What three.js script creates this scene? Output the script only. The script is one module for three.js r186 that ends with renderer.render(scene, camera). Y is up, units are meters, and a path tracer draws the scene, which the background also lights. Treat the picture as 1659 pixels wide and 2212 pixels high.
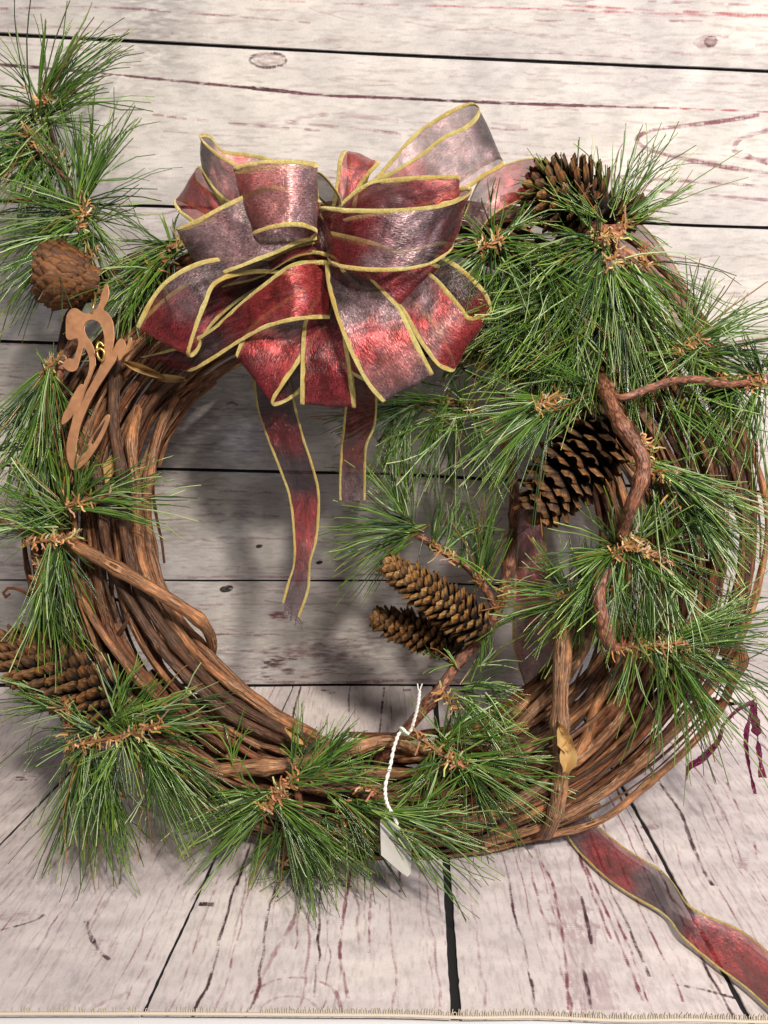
import * as THREE from 'three';
import { mergeGeometries, toCreasedNormals } from 'three/addons/utils/BufferGeometryUtils.js';

// ------------------------------------------------------------------ camera, light, exposure
const scene = new THREE.Scene();
const CAM_H = 0.448, PITCH = THREE.MathUtils.degToRad(15), FOCAL = 1597;
const camera = new THREE.PerspectiveCamera(2 * Math.atan(1106 / FOCAL) * 180 / Math.PI, 3 / 4, 0.02, 60);
camera.position.set(0, CAM_H, 0);
camera.rotation.set(-PITCH, 0, 0);
scene.add(camera);

const renderer = new THREE.WebGLRenderer({ antialias: true });
renderer.setSize(768, 1024);
renderer.toneMapping = THREE.LinearToneMapping;
renderer.toneMappingExposure = 0.9;
renderer.shadowMap.enabled = true;
scene.background = new THREE.Color(0.085, 0.085, 0.09);          // the dim room around the table

function lamp(name, color, intensity, size, from, to) {
  const l = new THREE.RectAreaLight(color, intensity, size[0], size[1]);
  l.name = name; l.position.set(...from); l.lookAt(...to); scene.add(l);
}
function spot(name, color, intensity, from, to, radius, angle = 0.5) {
  const s = new THREE.SpotLight(color, intensity, 0, angle, 0.6, 2);
  s.name = name; s.position.set(...from); s.target.position.set(...to); s.castShadow = true; s.shadow.radius = radius;
  s.shadow.mapSize.set(2048, 2048); s.shadow.camera.near = 0.2; s.shadow.camera.far = 6;
  scene.add(s); scene.add(s.target);
}
spot('shop_lamp', 0xfff1e2, 7.2, [0.46, 1.22, 0.46], [0.05, 0.25, -0.6], 2.8, 0.75);
spot('shop_lamp_001', 0xfff3e4, 5.0, [0.22, 1.75, 0.55], [0, 0.2, -0.6], 4.5);
spot('shop_lamp_002', 0xf4f4ff, 3.4, [1.15, 1.25, 0.35], [0.1, 0.2, -0.6], 4.0);
lamp('ceiling_panel', 0xfff6ee, 2.6, [0.9, 0.5], [0.2, 1.9, 0.2], [0, 0.1, -0.55]);

// ------------------------------------------------------------------ small tools
function rngFrom(seed) {
  let s = seed >>> 0;
  return () => { s = (s + 0x6d2b79f5) | 0; let t = Math.imul(s ^ (s >>> 15), 1 | s); t = (t + Math.imul(t ^ (t >>> 7), 61 | t)) ^ t; return ((t ^ (t >>> 14)) >>> 0) / 4294967296; };
}
const R = rngFrom(2024);
const rr = (a, b, g = R) => a + (b - a) * g();
const pick = (a, g = R) => a[Math.floor(g() * a.length)];
const hash = (x, y) => { let h = Math.imul(x | 0, 374761393) + Math.imul(y | 0, 668265263); h = Math.imul(h ^ (h >>> 13), 1274126177); return ((h ^ (h >>> 16)) >>> 0) / 4294967296; };
function n2(x, y) {
  const xi = Math.floor(x), yi = Math.floor(y), fx = x - xi, fy = y - yi, s = fx * fx * (3 - 2 * fx), t = fy * fy * (3 - 2 * fy);
  const a = hash(xi, yi), b = hash(xi + 1, yi), c = hash(xi, yi + 1), d = hash(xi + 1, yi + 1);
  return (a + (b - a) * s + (c - a) * t + (a - b - c + d) * s * t) * 2 - 1;
}
const fbm = (x, y, o = 4) => { let v = 0, a = 0.5; for (let i = 0; i < o; i++) { v += a * n2(x + i * 17.3, y - i * 9.1); x *= 2; y *= 2; a *= 0.5; } return v; };
const V = (x, y, z) => new THREE.Vector3(x, y, z);
const clamp = THREE.MathUtils.clamp, lerp = THREE.MathUtils.lerp;

const cp = Math.cos(PITCH), sp = Math.sin(PITCH);
// direction of sight for a place measured on the print (1659 x 2212)
function ray(x, y) { const u = (x - 829.5) / FOCAL, v = (1106 - y) / FOCAL; return V(u, v * cp - sp, -cp - v * sp); }
const EYE = V(0, CAM_H, 0);
const WALL = 0.746, FOLD = 0.700;
const LEAN = THREE.MathUtils.degToRad(16.2), NRM = V(0, Math.sin(LEAN), Math.cos(LEAN)), FOOT = V(0, 0, -0.545);
function onPlane(d, p0, n) { const k = p0.clone().sub(EYE).dot(n) / d.dot(n); return EYE.clone().addScaledVector(d, k); }
// a point `off` metres in front of the leaning plane of the wreath
function W(x, y, off = 0) { return onPlane(ray(x, y), FOOT.clone().addScaledVector(NRM, off), NRM); }
function onWall(x, y, off = 0) { return onPlane(ray(x, y), V(0, 0, -WALL + off), V(0, 0, 1)); }
const BASE_H = CAM_H - WALL * Math.tan(Math.atan((1482 - 1106) / FOCAL) + PITCH);
const SLOPE_N = V(0, WALL - FOLD, BASE_H).normalize();
function onFloor(x, y, h = 0) {
  const d = ray(x, y);
  if (d.y < 0) { const p = onPlane(d, V(0, h, 0), V(0, 1, 0)); if (-p.z <= FOLD) return p; }
  return onPlane(d, V(0, h, -FOLD), SLOPE_N);
}

const taken = new Map();
function numbered(name) { const n = taken.get(name) ?? 0; taken.set(name, n + 1); return n ? name + '_' + String(n).padStart(3, '0') : name; }
function thing(name, label, category, group) {
  const o = new THREE.Group(); o.name = numbered(name); o.userData = { label, category }; if (group) o.userData.group = group; scene.add(o); return o;
}
function mesh(name, geo, mat, parent, kind) {
  const m = new THREE.Mesh(geo, mat); m.name = name; m.castShadow = m.receiveShadow = true; if (kind) m.userData.kind = kind; parent.add(m); return m;
}
function geom(pos, idx, uv, col) {
  const g = new THREE.BufferGeometry();
  g.setAttribute('position', new THREE.Float32BufferAttribute(pos, 3));
  if (uv) g.setAttribute('uv', new THREE.Float32BufferAttribute(uv, 2));
  if (col) g.setAttribute('color', new THREE.Float32BufferAttribute(col, 3));
  g.setIndex(idx); g.computeVertexNormals(); return g;
}
// collects needles, strips and the like, many pieces into one geometry
class Soup {
  constructor() { this.p = []; this.i = []; this.c = []; this.u = []; }
  get n() { return this.p.length / 3; }
  tube(pts, rad, sides, color, uvk = 0) {
    const base = this.n, m = pts.length; let nx = null;
    for (let k = 0; k < m; k++) {
      const t = pts[Math.min(k + 1, m - 1)].clone().sub(pts[Math.max(k - 1, 0)]).normalize();
      if (!nx) { nx = Math.abs(t.y) < 0.9 ? V(0, 1, 0) : V(1, 0, 0); }
      nx = nx.clone().addScaledVector(t, -nx.dot(t)).normalize();
      const b = t.clone().cross(nx), r = typeof rad === 'function' ? rad(k / (m - 1)) : rad;
      for (let s = 0; s < sides; s++) {
        const a = s / sides * 2 * Math.PI, q = pts[k].clone().addScaledVector(nx, Math.cos(a) * r).addScaledVector(b, Math.sin(a) * r);
        this.p.push(q.x, q.y, q.z); this.c.push(...color); this.u.push(s / sides, uvk + k / (m - 1));
      }
    }
    for (let k = 0; k < m - 1; k++) for (let s = 0; s < sides; s++) {
      const a = base + k * sides + s, b = base + k * sides + (s + 1) % sides;
      this.i.push(a, b, a + sides, b, b + sides, a + sides);
    }
  }
  strip(pts, side, w, color) {             // a flat strip, its width along `side`
    const base = this.n, m = pts.length;
    for (let k = 0; k < m; k++) {
      const ww = typeof w === 'function' ? w(k / (m - 1)) : w;
      for (const s of [-0.5, 0.5]) { const q = pts[k].clone().addScaledVector(side, s * ww); this.p.push(q.x, q.y, q.z); this.c.push(...color); this.u.push(s + 0.5, k / (m - 1)); }
    }
    for (let k = 0; k < m - 1; k++) { const a = base + 2 * k; this.i.push(a, a + 1, a + 2, a + 1, a + 3, a + 2); }
  }
  build() { return geom(this.p, this.i, this.u, this.c); }
}
// a bark-covered stick: closed tube through points, uv in metres
function stick(ctrl, radius, o = {}) {
  const { sides = 9, step = 0.006, wob = 0.12, knots = 0.07, seed = 1, taper = 0, jag = 0, closed = false } = o;
  const curve = new THREE.CatmullRomCurve3(ctrl, closed, 'centripetal'), L = curve.getLength(), m = Math.max(6, Math.round(L / step));
  curve.arcLengthDivisions = m * 3;
  const pts = curve.getSpacedPoints(m), pos = [], uv = [], idx = []; let nx = V(0.3, 0.9, 0.2).normalize();
  for (let k = 0; k <= m; k++) {
    const f = k / m, t = pts[Math.min(k + 1, m)].clone().sub(pts[Math.max(k - 1, 0)]).normalize();
    nx = nx.clone().addScaledVector(t, -nx.dot(t)).normalize();
    const b = t.clone().cross(nx), s0 = f * L;
    let r = radius * (1 - taper * f);
    if (knots) { const ph = ((s0 + seed * 0.031) % knots) / knots - 0.5; r *= 1 + 0.28 * Math.exp(-ph * ph * 130); }
    r *= 1 + 0.10 * n2(s0 * 40, seed * 7.7);
    if (k === 0 || k === m) r *= 0.82;
    const c = pts[k].clone().addScaledVector(nx, jag * n2(s0 * 22, seed * 3.1)).addScaledVector(b, jag * n2(s0 * 22, seed * 3.1 + 50));
    for (let s = 0; s <= sides; s++) {
      const a = s / sides * 2 * Math.PI, q = r * (1 + wob * n2(Math.cos(a) * 1.7 + seed * 5.3, Math.sin(a) * 1.7 + s0 * 14) + wob * 0.8 * n2(Math.cos(a) * 4 + 9 + seed, Math.sin(a) * 4 + s0 * 5));
      const p = c.clone().addScaledVector(nx, Math.cos(a) * q).addScaledVector(b, Math.sin(a) * q);
      pos.push(p.x, p.y, p.z); uv.push(s / sides * Math.max(1, Math.round(radius * 2 * Math.PI / 0.02)) + seed * 0.37, s0 / 0.11 + seed * 0.61);
    }
  }
  const w = sides + 1;
  for (let k = 0; k < m; k++) for (let s = 0; s < sides; s++) { const a = k * w + s; idx.push(a, a + 1, a + w, a + 1, a + w + 1, a + w); }
  for (const [row, flip] of [[0, 1], [m, 0]]) {
    const c = pos.length / 3, p = pts[row]; pos.push(p.x, p.y, p.z); uv.push(0.5, row);
    for (let s = 0; s < sides; s++) { const a = row * w + s; flip ? idx.push(c, a + 1, a) : idx.push(c, a, a + 1); }
  }
  return geom(pos, idx, uv);
}

// ------------------------------------------------------------------ computed textures
function dataTex(w, h, fn, srgb = true) {
  const d = new Uint8Array(w * h * 4);
  for (let y = 0; y < h; y++) for (let x = 0; x < w; x++) { const c = fn(x, y), o = (y * w + x) * 4; d[o] = clamp(c[0], 0, 255); d[o + 1] = clamp(c[1], 0, 255); d[o + 2] = clamp(c[2], 0, 255); d[o + 3] = 255; }
  const t = new THREE.DataTexture(d, w, h); t.wrapS = t.wrapT = THREE.RepeatWrapping; t.magFilter = THREE.LinearFilter; t.minFilter = THREE.LinearFilter;
  if (srgb) t.colorSpace = THREE.SRGBColorSpace; t.needsUpdate = true; return t;
}
// bark: long fibres, seamless by mirroring
function tri(x, n) { const k = x / n * 2; return k < 1 ? k : 2 - k; }
const barkH = (x, y, n) => { const u = tri(x, n), v = tri(y, n); const c = fbm(u * 9 + 0.5 * n2(v * 6, 3), v * 3.2, 3), crack = Math.abs(n2(u * 7 + 0.9 * n2(v * 5, 9), v * 2.2 + 4)); return 0.55 * c + 0.3 * fbm(u * 22 + 3, v * 7, 2) + 0.2 * fbm(u * 4 + 8, v * 16 + 5, 3) - 0.36 * Math.exp(-crack * crack * 260); };
const barkMap = dataTex(256, 256, (x, y) => {
  const h = barkH(x, y, 256), u = tri(x, 256), v = tri(y, 256), k = clamp(0.80 + h * 0.85, 0.25, 1.2), p = fbm(u * 3 + 40, v * 3, 3);
  const pale = clamp(fbm(u * 7 + 70, v * 9, 3) * 2 - 0.3, 0, 0.55);
  return [lerp(176 * k + 16 * p, 210, pale), lerp(130 * k + 4 * p, 176, pale), lerp(96 * k - 6 * p, 146, pale)];
});
const barkBump = dataTex(256, 256, (x, y) => { const h = 128 + 120 * barkH(x, y, 256); return [h, h, h]; }, false);
const pineBark = dataTex(256, 256, (x, y) => {
  const u = tri(x, 256), v = tri(y, 256), h = fbm(u * 8, v * 16, 4), k = 0.75 + h * 0.6, s = clamp(fbm(u * 22, v * 22 + 9, 2) * 2 - 0.3, 0, 1);
  return [lerp(158 * k, 196, s * 0.5), lerp(102 * k, 148, s * 0.5), lerp(76 * k, 118, s * 0.5)];
});
const flake = dataTex(256, 256, (x, y) => { const u = tri(x, 256), v = tri(y, 256), h = fbm(u * 5, v * 13, 4), e = fbm(u * 14 + 5, v * 30, 2), k = 120 + 110 * h + 50 * e + 34 * (h > 0.08 ? 1 : 0); return [k, k, k]; }, false);
const weave = dataTex(512, 512, (x, y) => {
  const fleck = hash(x >> 2, y >> 3), fleck2 = hash((x >> 3) + 99, y >> 4), cloud = fbm(x / 60, y / 60, 4);
  const t = 176 + 70 * cloud + 46 * (hash(x, y >> 3) - 0.5) + 26 * (hash((x >> 3), y >> 1) - 0.5) + (fleck > 0.86 ? 60 * (0.5 + cloud) : 0) + (fleck2 > 0.9 ? 30 : 0);  // bright flecks are thread glints painted into the colour
  return [t + 4, t, t];
});
const weaveBump = dataTex(256, 256, (x, y) => { const h = 128 + 90 * (hash(x >> 1, y >> 3) - 0.5) + 70 * fbm(x / 7, y / 12, 3); return [h, h, h]; }, false);
const fleckMetal = dataTex(256, 256, (x, y) => { const h = hash((x >> 1) + 5, y >> 2) + 0.5 * fbm(x / 30, y / 30, 3); return [0, 0, h > 0.72 ? 215 : 40]; }, false);
const goldMap = dataTex(128, 128, (x, y) => { const k = 0.82 + 0.14 * Math.sin(y * Math.PI / 4) + 0.32 * (hash(x >> 2, y >> 1) - 0.3); return [262 * k, 242 * k, 158 * k]; });
const goldBump = dataTex(128, 128, (x, y) => { const h = 110 + 80 * Math.sin(y * Math.PI / 4 + x * 0.1) + 60 * hash(x >> 2, y >> 1); return [h, h, h]; }, false);
const scaleTex = (from, gain) => dataTex(128, 128, (x, y) => {
  const v = y / 127, h = fbm(x / 9, y / 30, 4), k = 0.8 + 0.5 * h, tip = clamp((v - from + 0.25 * fbm(x / 22, y / 22 + 9, 2)) * gain, 0, 1);
  return [lerp(62, 200, tip) * k, lerp(46, 158, tip) * k, lerp(36, 96, tip) * k];
});
const scaleMap = scaleTex(0.42, 2.4), scaleDark = scaleTex(0.52, 2.6);

const M = {
  vine: [0xfffaf2, 0xe6d4c0, 0xc8a486, 0xfff0dc, 0x988c82, 0xa88664].map((c) => new THREE.MeshStandardMaterial({ name: 'vine bark', color: c, map: barkMap, bumpMap: barkBump, bumpScale: 0.0022, roughness: 0.6 })),
  stem: new THREE.MeshStandardMaterial({ name: 'paper bark', map: pineBark, bumpMap: flake, bumpScale: 0.0011, roughness: 0.5 }),
  needle: new THREE.MeshStandardMaterial({ name: 'needle', vertexColors: true, roughness: 0.2, side: THREE.DoubleSide }),
  husk: new THREE.MeshStandardMaterial({ name: 'papery husk', vertexColors: true, roughness: 0.7, side: THREE.DoubleSide }),
  ribbon: new THREE.MeshPhysicalMaterial({ name: 'sheer organza', vertexColors: true, map: weave, bumpMap: weaveBump, bumpScale: 0.0005, metalness: 1, metalnessMap: fleckMetal, roughness: 0.34, transparent: true, opacity: 0.74, sheen: 0.8, sheenColor: new THREE.Color(0.9, 0.62, 0.6), sheenRoughness: 0.4, side: THREE.DoubleSide }),
  veil: new THREE.MeshPhysicalMaterial({ name: 'thin organza', vertexColors: true, map: weave, bumpMap: weaveBump, bumpScale: 0.0003, metalness: 0.6, metalnessMap: fleckMetal, roughness: 0.4, transparent: true, opacity: 0.66, side: THREE.DoubleSide }),
  gold: new THREE.MeshStandardMaterial({ name: 'gold wire edge', vertexColors: true, map: goldMap, bumpMap: goldBump, bumpScale: 0.0012, metalness: 0.08, roughness: 0.32, side: THREE.DoubleSide }),
  cone: [0xf4ece0, 0xd4bc9c, 0xb09c84, 0xe8d0a4].map((c) => new THREE.MeshStandardMaterial({ name: 'cone scale', color: c, map: scaleMap, roughness: 0.72, side: THREE.DoubleSide })),
  coneDark: [0xc8b4a4, 0xa08c7c, 0xd4b494].map((c) => new THREE.MeshStandardMaterial({ name: 'dark cone scale', color: c, map: scaleDark, roughness: 0.75, side: THREE.DoubleSide })),
  core: new THREE.MeshStandardMaterial({ name: 'cone core', color: new THREE.Color(0.035, 0.022, 0.014), roughness: 0.9 }),
  leaf: new THREE.MeshStandardMaterial({ name: 'dry leaf', color: new THREE.Color(0.48, 0.31, 0.12), roughness: 0.8, side: THREE.DoubleSide }),
  black: new THREE.MeshStandardMaterial({ name: 'black print', color: new THREE.Color(0.006, 0.006, 0.008), roughness: 0.95 }),
};

// ------------------------------------------------------------------ the setting: cloth backdrop printed with whitewashed wall and floor planks
function inkCanvas(w, h, seed, stretchX, stretchY, tint = [3, -0.5, -3]) {
  const cv = document.createElement('canvas'); cv.width = w; cv.height = h;
  const ctx = cv.getContext('2d');
  ctx.lineCap = 'butt'; ctx.lineJoin = 'round';
  // lays the drawn ink on the whitewash: it flakes off in specks that run along the grain
  const finish = () => {
    const im = ctx.getImageData(0, 0, w, h), d = im.data;
    for (let y = 0; y < h; y++) for (let x = 0; x < w; x++) {
      const o = (y * w + x) * 4, m = fbm(x / 170 + seed, y / 110, 4), m2 = fbm(x / 34, y / 22 + seed, 3), g = (hash(x, y + seed) - 0.5) * 13 + 4 * ((x + y) & 1);
      const gr = fbm(x / (3.2 * stretchX) + 11, y / (3.2 * stretchY) + seed * 2, 3);
      const k = 193 + 24 * m + 17 * m2 + g + 30 * Math.min(gr, 0.06), base = [k + tint[0], k + tint[1], k + tint[2] - 5 * m];
      let a = d[o + 3] / 255;
      if (a > 0) a *= clamp(0.55 + 1.5 * fbm(x / (2.6 * stretchX), y / (2.6 * stretchY) + 40, 3) + 0.5 * fbm(x / 26, y / 26, 2) + (a > 0.8 ? 0.55 : 0.12), 0, 1);
      for (let c = 0; c < 3; c++) d[o + c] = lerp(base[c], d[o + c], a);
      d[o + 3] = 255;
    }
    ctx.putImageData(im, 0, 0);
  };
  return { cv, ctx, finish };
}
const INK = { grain: [146, 124, 122], plum: [112, 64, 74], dark: [52, 30, 36], red: [146, 58, 66], grey: [126, 118, 116], mauve: [158, 136, 142] };
function broken(ctx, pts, width, ink, alpha, g, gap = 0.12) {    // a line of print that swells, thins and breaks as it runs
  const [r, gg, b] = INK[ink], ph = g() * 900;
  for (let k = 0; k < pts.length - 1; k++) {
    const n = n2(k * 0.23, ph) * 0.5 + 0.5; if (n < gap * 1.6 - 0.05) continue;
    const a = clamp(alpha * (0.35 + 1.0 * n), 0, 1), w = Math.max(0.8, width * 0.8 * (0.35 + 0.6 * n + 0.5 * (n2(k * 0.61, ph + 50) * 0.5 + 0.5)));
    ctx.strokeStyle = 'rgba(' + r + ',' + gg + ',' + b + ',' + a + ')'; ctx.lineWidth = w;
    const dx = pts[k + 1][0] - pts[k][0], dy = pts[k + 1][1] - pts[k][1];
    ctx.beginPath(); ctx.moveTo(pts[k][0], pts[k][1]); ctx.lineTo(pts[k + 1][0] + dx * 0.15, pts[k + 1][1] + dy * 0.15); ctx.stroke();
  }
}
function fine(list, n) {                                         // smooth a hand-measured line
  const c = new THREE.CatmullRomCurve3(list.map((q) => V(q[0], q[1], 0)), false, 'centripetal'); return c.getPoints(n).map((q) => [q.x, q.y]);
}
function blotch(ctx, to, x, y, rx, ry, ink, alpha, g, n = 160) {
  const [r, gg, b] = INK[ink];
  for (let k = 0; k < n; k++) {
    const a = g() * 6.283, q = Math.sqrt(g()), px = x + Math.cos(a) * q * rx, py = y + Math.sin(a) * q * ry;
    if (n2(px * 0.05, py * 0.06) < -0.15) continue;
    const c = to(px, py), s = 1.5 + 5 * g() * (1 - q * 0.6);
    ctx.fillStyle = 'rgba(' + r + ',' + gg + ',' + b + ',' + alpha * (0.3 + 0.7 * g()) + ')';
    ctx.beginPath(); ctx.ellipse(c[0], c[1], s * 1.9, s * 0.7, 0.2 * (g() - 0.5), 0, 6.283); ctx.fill();
  }
}
const wallLines = [[-330, -248, -212], [74, 118, 154], [434, 463, 492], [737, 765, 790], [1006, 1024, 1064], [1254, 1255, 1292], [1478, 1480, 1488]];
const lineY = (l, x) => { const t = x / 829.5; return t < 1 ? lerp(l[0], l[1], t) : lerp(l[1], l[2], t - 1); };
{
  const g = rngFrom(77), PX = 2048 / 1.3, { cv, ctx, finish } = inkCanvas(2048, 1216, 3, 5, 1);
  const to = (x, y) => { const w = onWall(x, y); return [(w.x + 0.65) * PX, (0.80 - w.y) * PX]; };
  const draw = (list, width, ink, alpha, gap) => broken(ctx, fine(list, 60).map((q) => to(q[0], q[1])), width, ink, alpha, g, gap);
  // grain of every plank: short broken strokes along it
  for (let b = 0; b < wallLines.length - 1; b++) {
    const dens = [320, 220, 280, 330, 380, 340][b];
    for (let k = 0; k < dens; k++) {
      const t = g(), x0 = rr(-350, 2000, g), len = rr(30, 260, g) * (g() < 0.2 ? 2 : 1), bend = rr(-14, 14, g), pts = [];
      const y = (x) => lerp(lineY(wallLines[b], x), lineY(wallLines[b + 1], x), t) + bend * Math.sin((x - x0) / len * 2.6) + 3 * n2(x * 0.02, k * 3.7);
      for (let q = 0; q <= 16; q++) { const x = x0 + len * q / 16; pts.push(to(x, y(x))); }
      const dark = x0 < 900 && b > 2 ? 1.5 : 1;
      broken(ctx, pts, rr(1.2, 4.6, g), g() < 0.15 ? 'plum' : g() < 0.6 ? 'grain' : 'mauve', rr(0.1, 0.4, g) * dark, g, 0.2);
    }
  }
  // worn grey patches along the lower planks; the first is a painted shadow streak, top left
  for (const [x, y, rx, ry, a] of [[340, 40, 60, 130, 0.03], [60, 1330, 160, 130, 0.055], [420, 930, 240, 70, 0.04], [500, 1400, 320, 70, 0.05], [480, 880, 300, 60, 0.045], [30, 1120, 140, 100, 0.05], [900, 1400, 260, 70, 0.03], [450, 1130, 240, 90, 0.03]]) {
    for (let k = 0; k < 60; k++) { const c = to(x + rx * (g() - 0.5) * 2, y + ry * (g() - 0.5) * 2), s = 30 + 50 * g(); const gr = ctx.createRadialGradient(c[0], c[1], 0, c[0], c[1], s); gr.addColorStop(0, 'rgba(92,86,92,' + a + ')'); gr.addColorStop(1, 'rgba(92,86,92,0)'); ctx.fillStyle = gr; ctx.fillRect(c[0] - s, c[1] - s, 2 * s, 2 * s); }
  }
  // the long crack of the second plank
  const crack = [[-200, 128], [0, 140], [200, 157], [400, 177], [560, 192], [700, 206], [830, 211], [1030, 220], [1250, 228], [1440, 234]];
  draw(crack, 4.6, 'dark', 0.9, 0.04); draw(crack, 2.6, 'plum', 0.7, 0.2); draw([[1440, 234], [1560, 238], [1700, 243], [1900, 250]], 3, 'red', 0.6, 0.25);
  draw([[0, 222], [60, 226], [160, 232]], 9, 'mauve', 0.5, 0.05); draw([[0, 227], [120, 233]], 5, 'plum', 0.35, 0.2);
  draw([[330, 248], [450, 262], [560, 272], [690, 282]], 4, 'plum', 0.5, 0.3); draw([[610, 262], [680, 270], [760, 276], [880, 292], [960, 300]], 6, 'plum', 0.42, 0.15);
  draw([[615, 263], [690, 249], [760, 250], [860, 262]], 7, 'mauve', 0.55, 0.15); draw([[860, 262], [1000, 272], [1130, 276]], 3, 'plum', 0.3, 0.4);
  draw([[0, 20], [220, 16], [420, 30], [620, 45], [700, 52]], 3.2, 'plum', 0.45, 0.3); draw([[560, 0], [760, 8], [1000, 14], [1240, 22], [1460, 30], [1659, 36]], 3.2, 'red', 0.4, 0.25);
  draw([[1200, 10], [1420, 22], [1659, 33]], 3.4, 'red', 0.45, 0.2); draw([[1270, 40], [1420, 44], [1520, 46]], 3, 'plum', 0.4, 0.3); draw([[1400, 2], [1659, 12]], 4, 'plum', 0.4, 0.2);
  // knots
  for (const [x, y, rx, ry, ink, a] of [[580, 130, 40, 16, 'dark', 0.75], [1525, 92, 26, 12, 'mauve', 0.6], [1536, 90, 12, 9, 'dark', 0.8]]) {
    for (let ring = 0; ring < 3; ring++) { const q = 1 - ring * 0.2, pts = []; for (let k = 0; k <= 36; k++) { const t = k / 36 * 6.283 + 0.4; pts.push(to(x + Math.cos(t) * rx * q + 3 * n2(k * 0.5, ring), y + Math.sin(t) * ry * q)); } broken(ctx, pts, ring ? 2 : 4.5, ink, a * (ring ? 0.35 : 1), g, ring ? 0.3 : 0.1); }
    blotch(ctx, to, x, y, rx * 0.8, ry * 0.8, 'grain', 0.16, g, 60);
  }
  // a cathedral figure on the right
  draw([[1640, 248], [1560, 262], [1480, 272], [1400, 284], [1375, 300], [1390, 318], [1470, 342], [1560, 360], [1659, 374]], 7, 'plum', 0.72, 0.05);
  draw([[1659, 282], [1600, 300], [1585, 322], [1620, 340], [1659, 350]], 9, 'plum', 0.6, 0.05); draw([[1340, 380], [1480, 392], [1659, 402]], 4.5, 'plum', 0.6, 0.15);
  draw([[1360, 408], [1500, 420], [1659, 432]], 5, 'plum', 0.5, 0.15); draw([[0, 742], [100, 744], [140, 747]], 6, 'plum', 0.6, 0.1);
  // dark scabs on the lowest plank and specks
  blotch(ctx, to, 655, 1425, 95, 40, 'plum', 0.28, g, 260); blotch(ctx, to, 612, 1450, 45, 34, 'dark', 0.42, g, 240); blotch(ctx, to, 740, 1400, 90, 36, 'grain', 0.35, g, 220);
  blotch(ctx, to, 598, 1330, 20, 10, 'plum', 0.35, g, 70); blotch(ctx, to, 770, 1215, 50, 30, 'mauve', 0.25, g, 90); blotch(ctx, to, 120, 1480, 130, 20, 'plum', 0.22, g, 150); blotch(ctx, to, 890, 1440, 70, 30, 'mauve', 0.3, g, 100);
  for (const [x, y, s] of [[489, 1272, 12], [690, 1215, 6], [560, 1180, 6]]) { const c = to(x, y); ctx.fillStyle = 'rgba(20,14,18,0.9)'; ctx.beginPath(); ctx.ellipse(c[0], c[1], s, s * 0.5, -0.2, 0, 6.283); ctx.fill(); }
  draw([[480, 1470], [700, 1476], [900, 1470], [1200, 1480]], 8, 'plum', 0.5, 0.1); draw([[-100, 1470], [100, 1472], [400, 1476]], 9, 'plum', 0.5, 0.1); draw([[380, 1247], [560, 1246], [760, 1250]], 6, 'plum', 0.35, 0.15);

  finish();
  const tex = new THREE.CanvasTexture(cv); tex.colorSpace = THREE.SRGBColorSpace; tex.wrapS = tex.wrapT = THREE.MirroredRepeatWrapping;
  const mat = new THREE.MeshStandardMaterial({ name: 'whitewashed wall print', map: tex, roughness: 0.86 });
  const wall = new THREE.Group(); wall.name = 'wall'; wall.userData = { kind: 'structure', label: 'cloth backdrop printed with whitewashed wall planks and dark joints behind the wreath' }; scene.add(wall);
  for (let b = 0; b < wallLines.length - 1; b++) {
    const pos = [], uv = [], idx = [], NX = 40, NY = 6;
    const ga = [5, 4.2, 3.6, 3.2, 3.6, 2.6, 2.2][b], gb = [5, 4.2, 3.6, 3.2, 3.6, 2.6, 2.2][b + 1];
    for (let j = 0; j <= NY + 2; j++) for (let i = 0; i <= NX; i++) {
      const x = lerp(-1100, 2760, i / NX), jj = clamp((j - 1) / NY, 0, 1);
      const yy = lerp(lineY(wallLines[b], x) + ga + n2(x * 0.03, b) * 0.9, lineY(wallLines[b + 1], x) - gb + n2(x * 0.03, b + 9) * 0.9, jj), w = onWall(x, yy);
      const edge = j === 0 || j === NY + 2;
      pos.push(w.x, w.y, -WALL + (edge ? -0.0022 : 0.0009 * n2(w.x * 7, w.y * 5))); uv.push((w.x + 0.65) / 1.3, (w.y - (0.80 - 1216 / PX)) / (1216 / PX));
    }
    for (let j = 0; j < NY + 2; j++) for (let i = 0; i < NX; i++) { const a = j * (NX + 1) + i, c = a + NX + 1; idx.push(a, c, a + 1, a + 1, c, c + 1); }
    mesh('plank', geom(pos, idx, uv), mat, wall);  // a plank of the cloth print, built as its own strip
  }
  const back = new THREE.BoxGeometry(2.6, 1.3, 0.01); back.translate(0, 0.6, -WALL - 0.0075); mesh('joint_backing', back, M.black, wall);
}
const floorEdge = (x) => 2192 + 10 * clamp(x / 1659, 0, 1) + 2.5 * n2(x * 0.006, 4);
const fx = (x0, y) => 900 + (x0 - 900) * (y - 900) / 1300;
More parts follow.
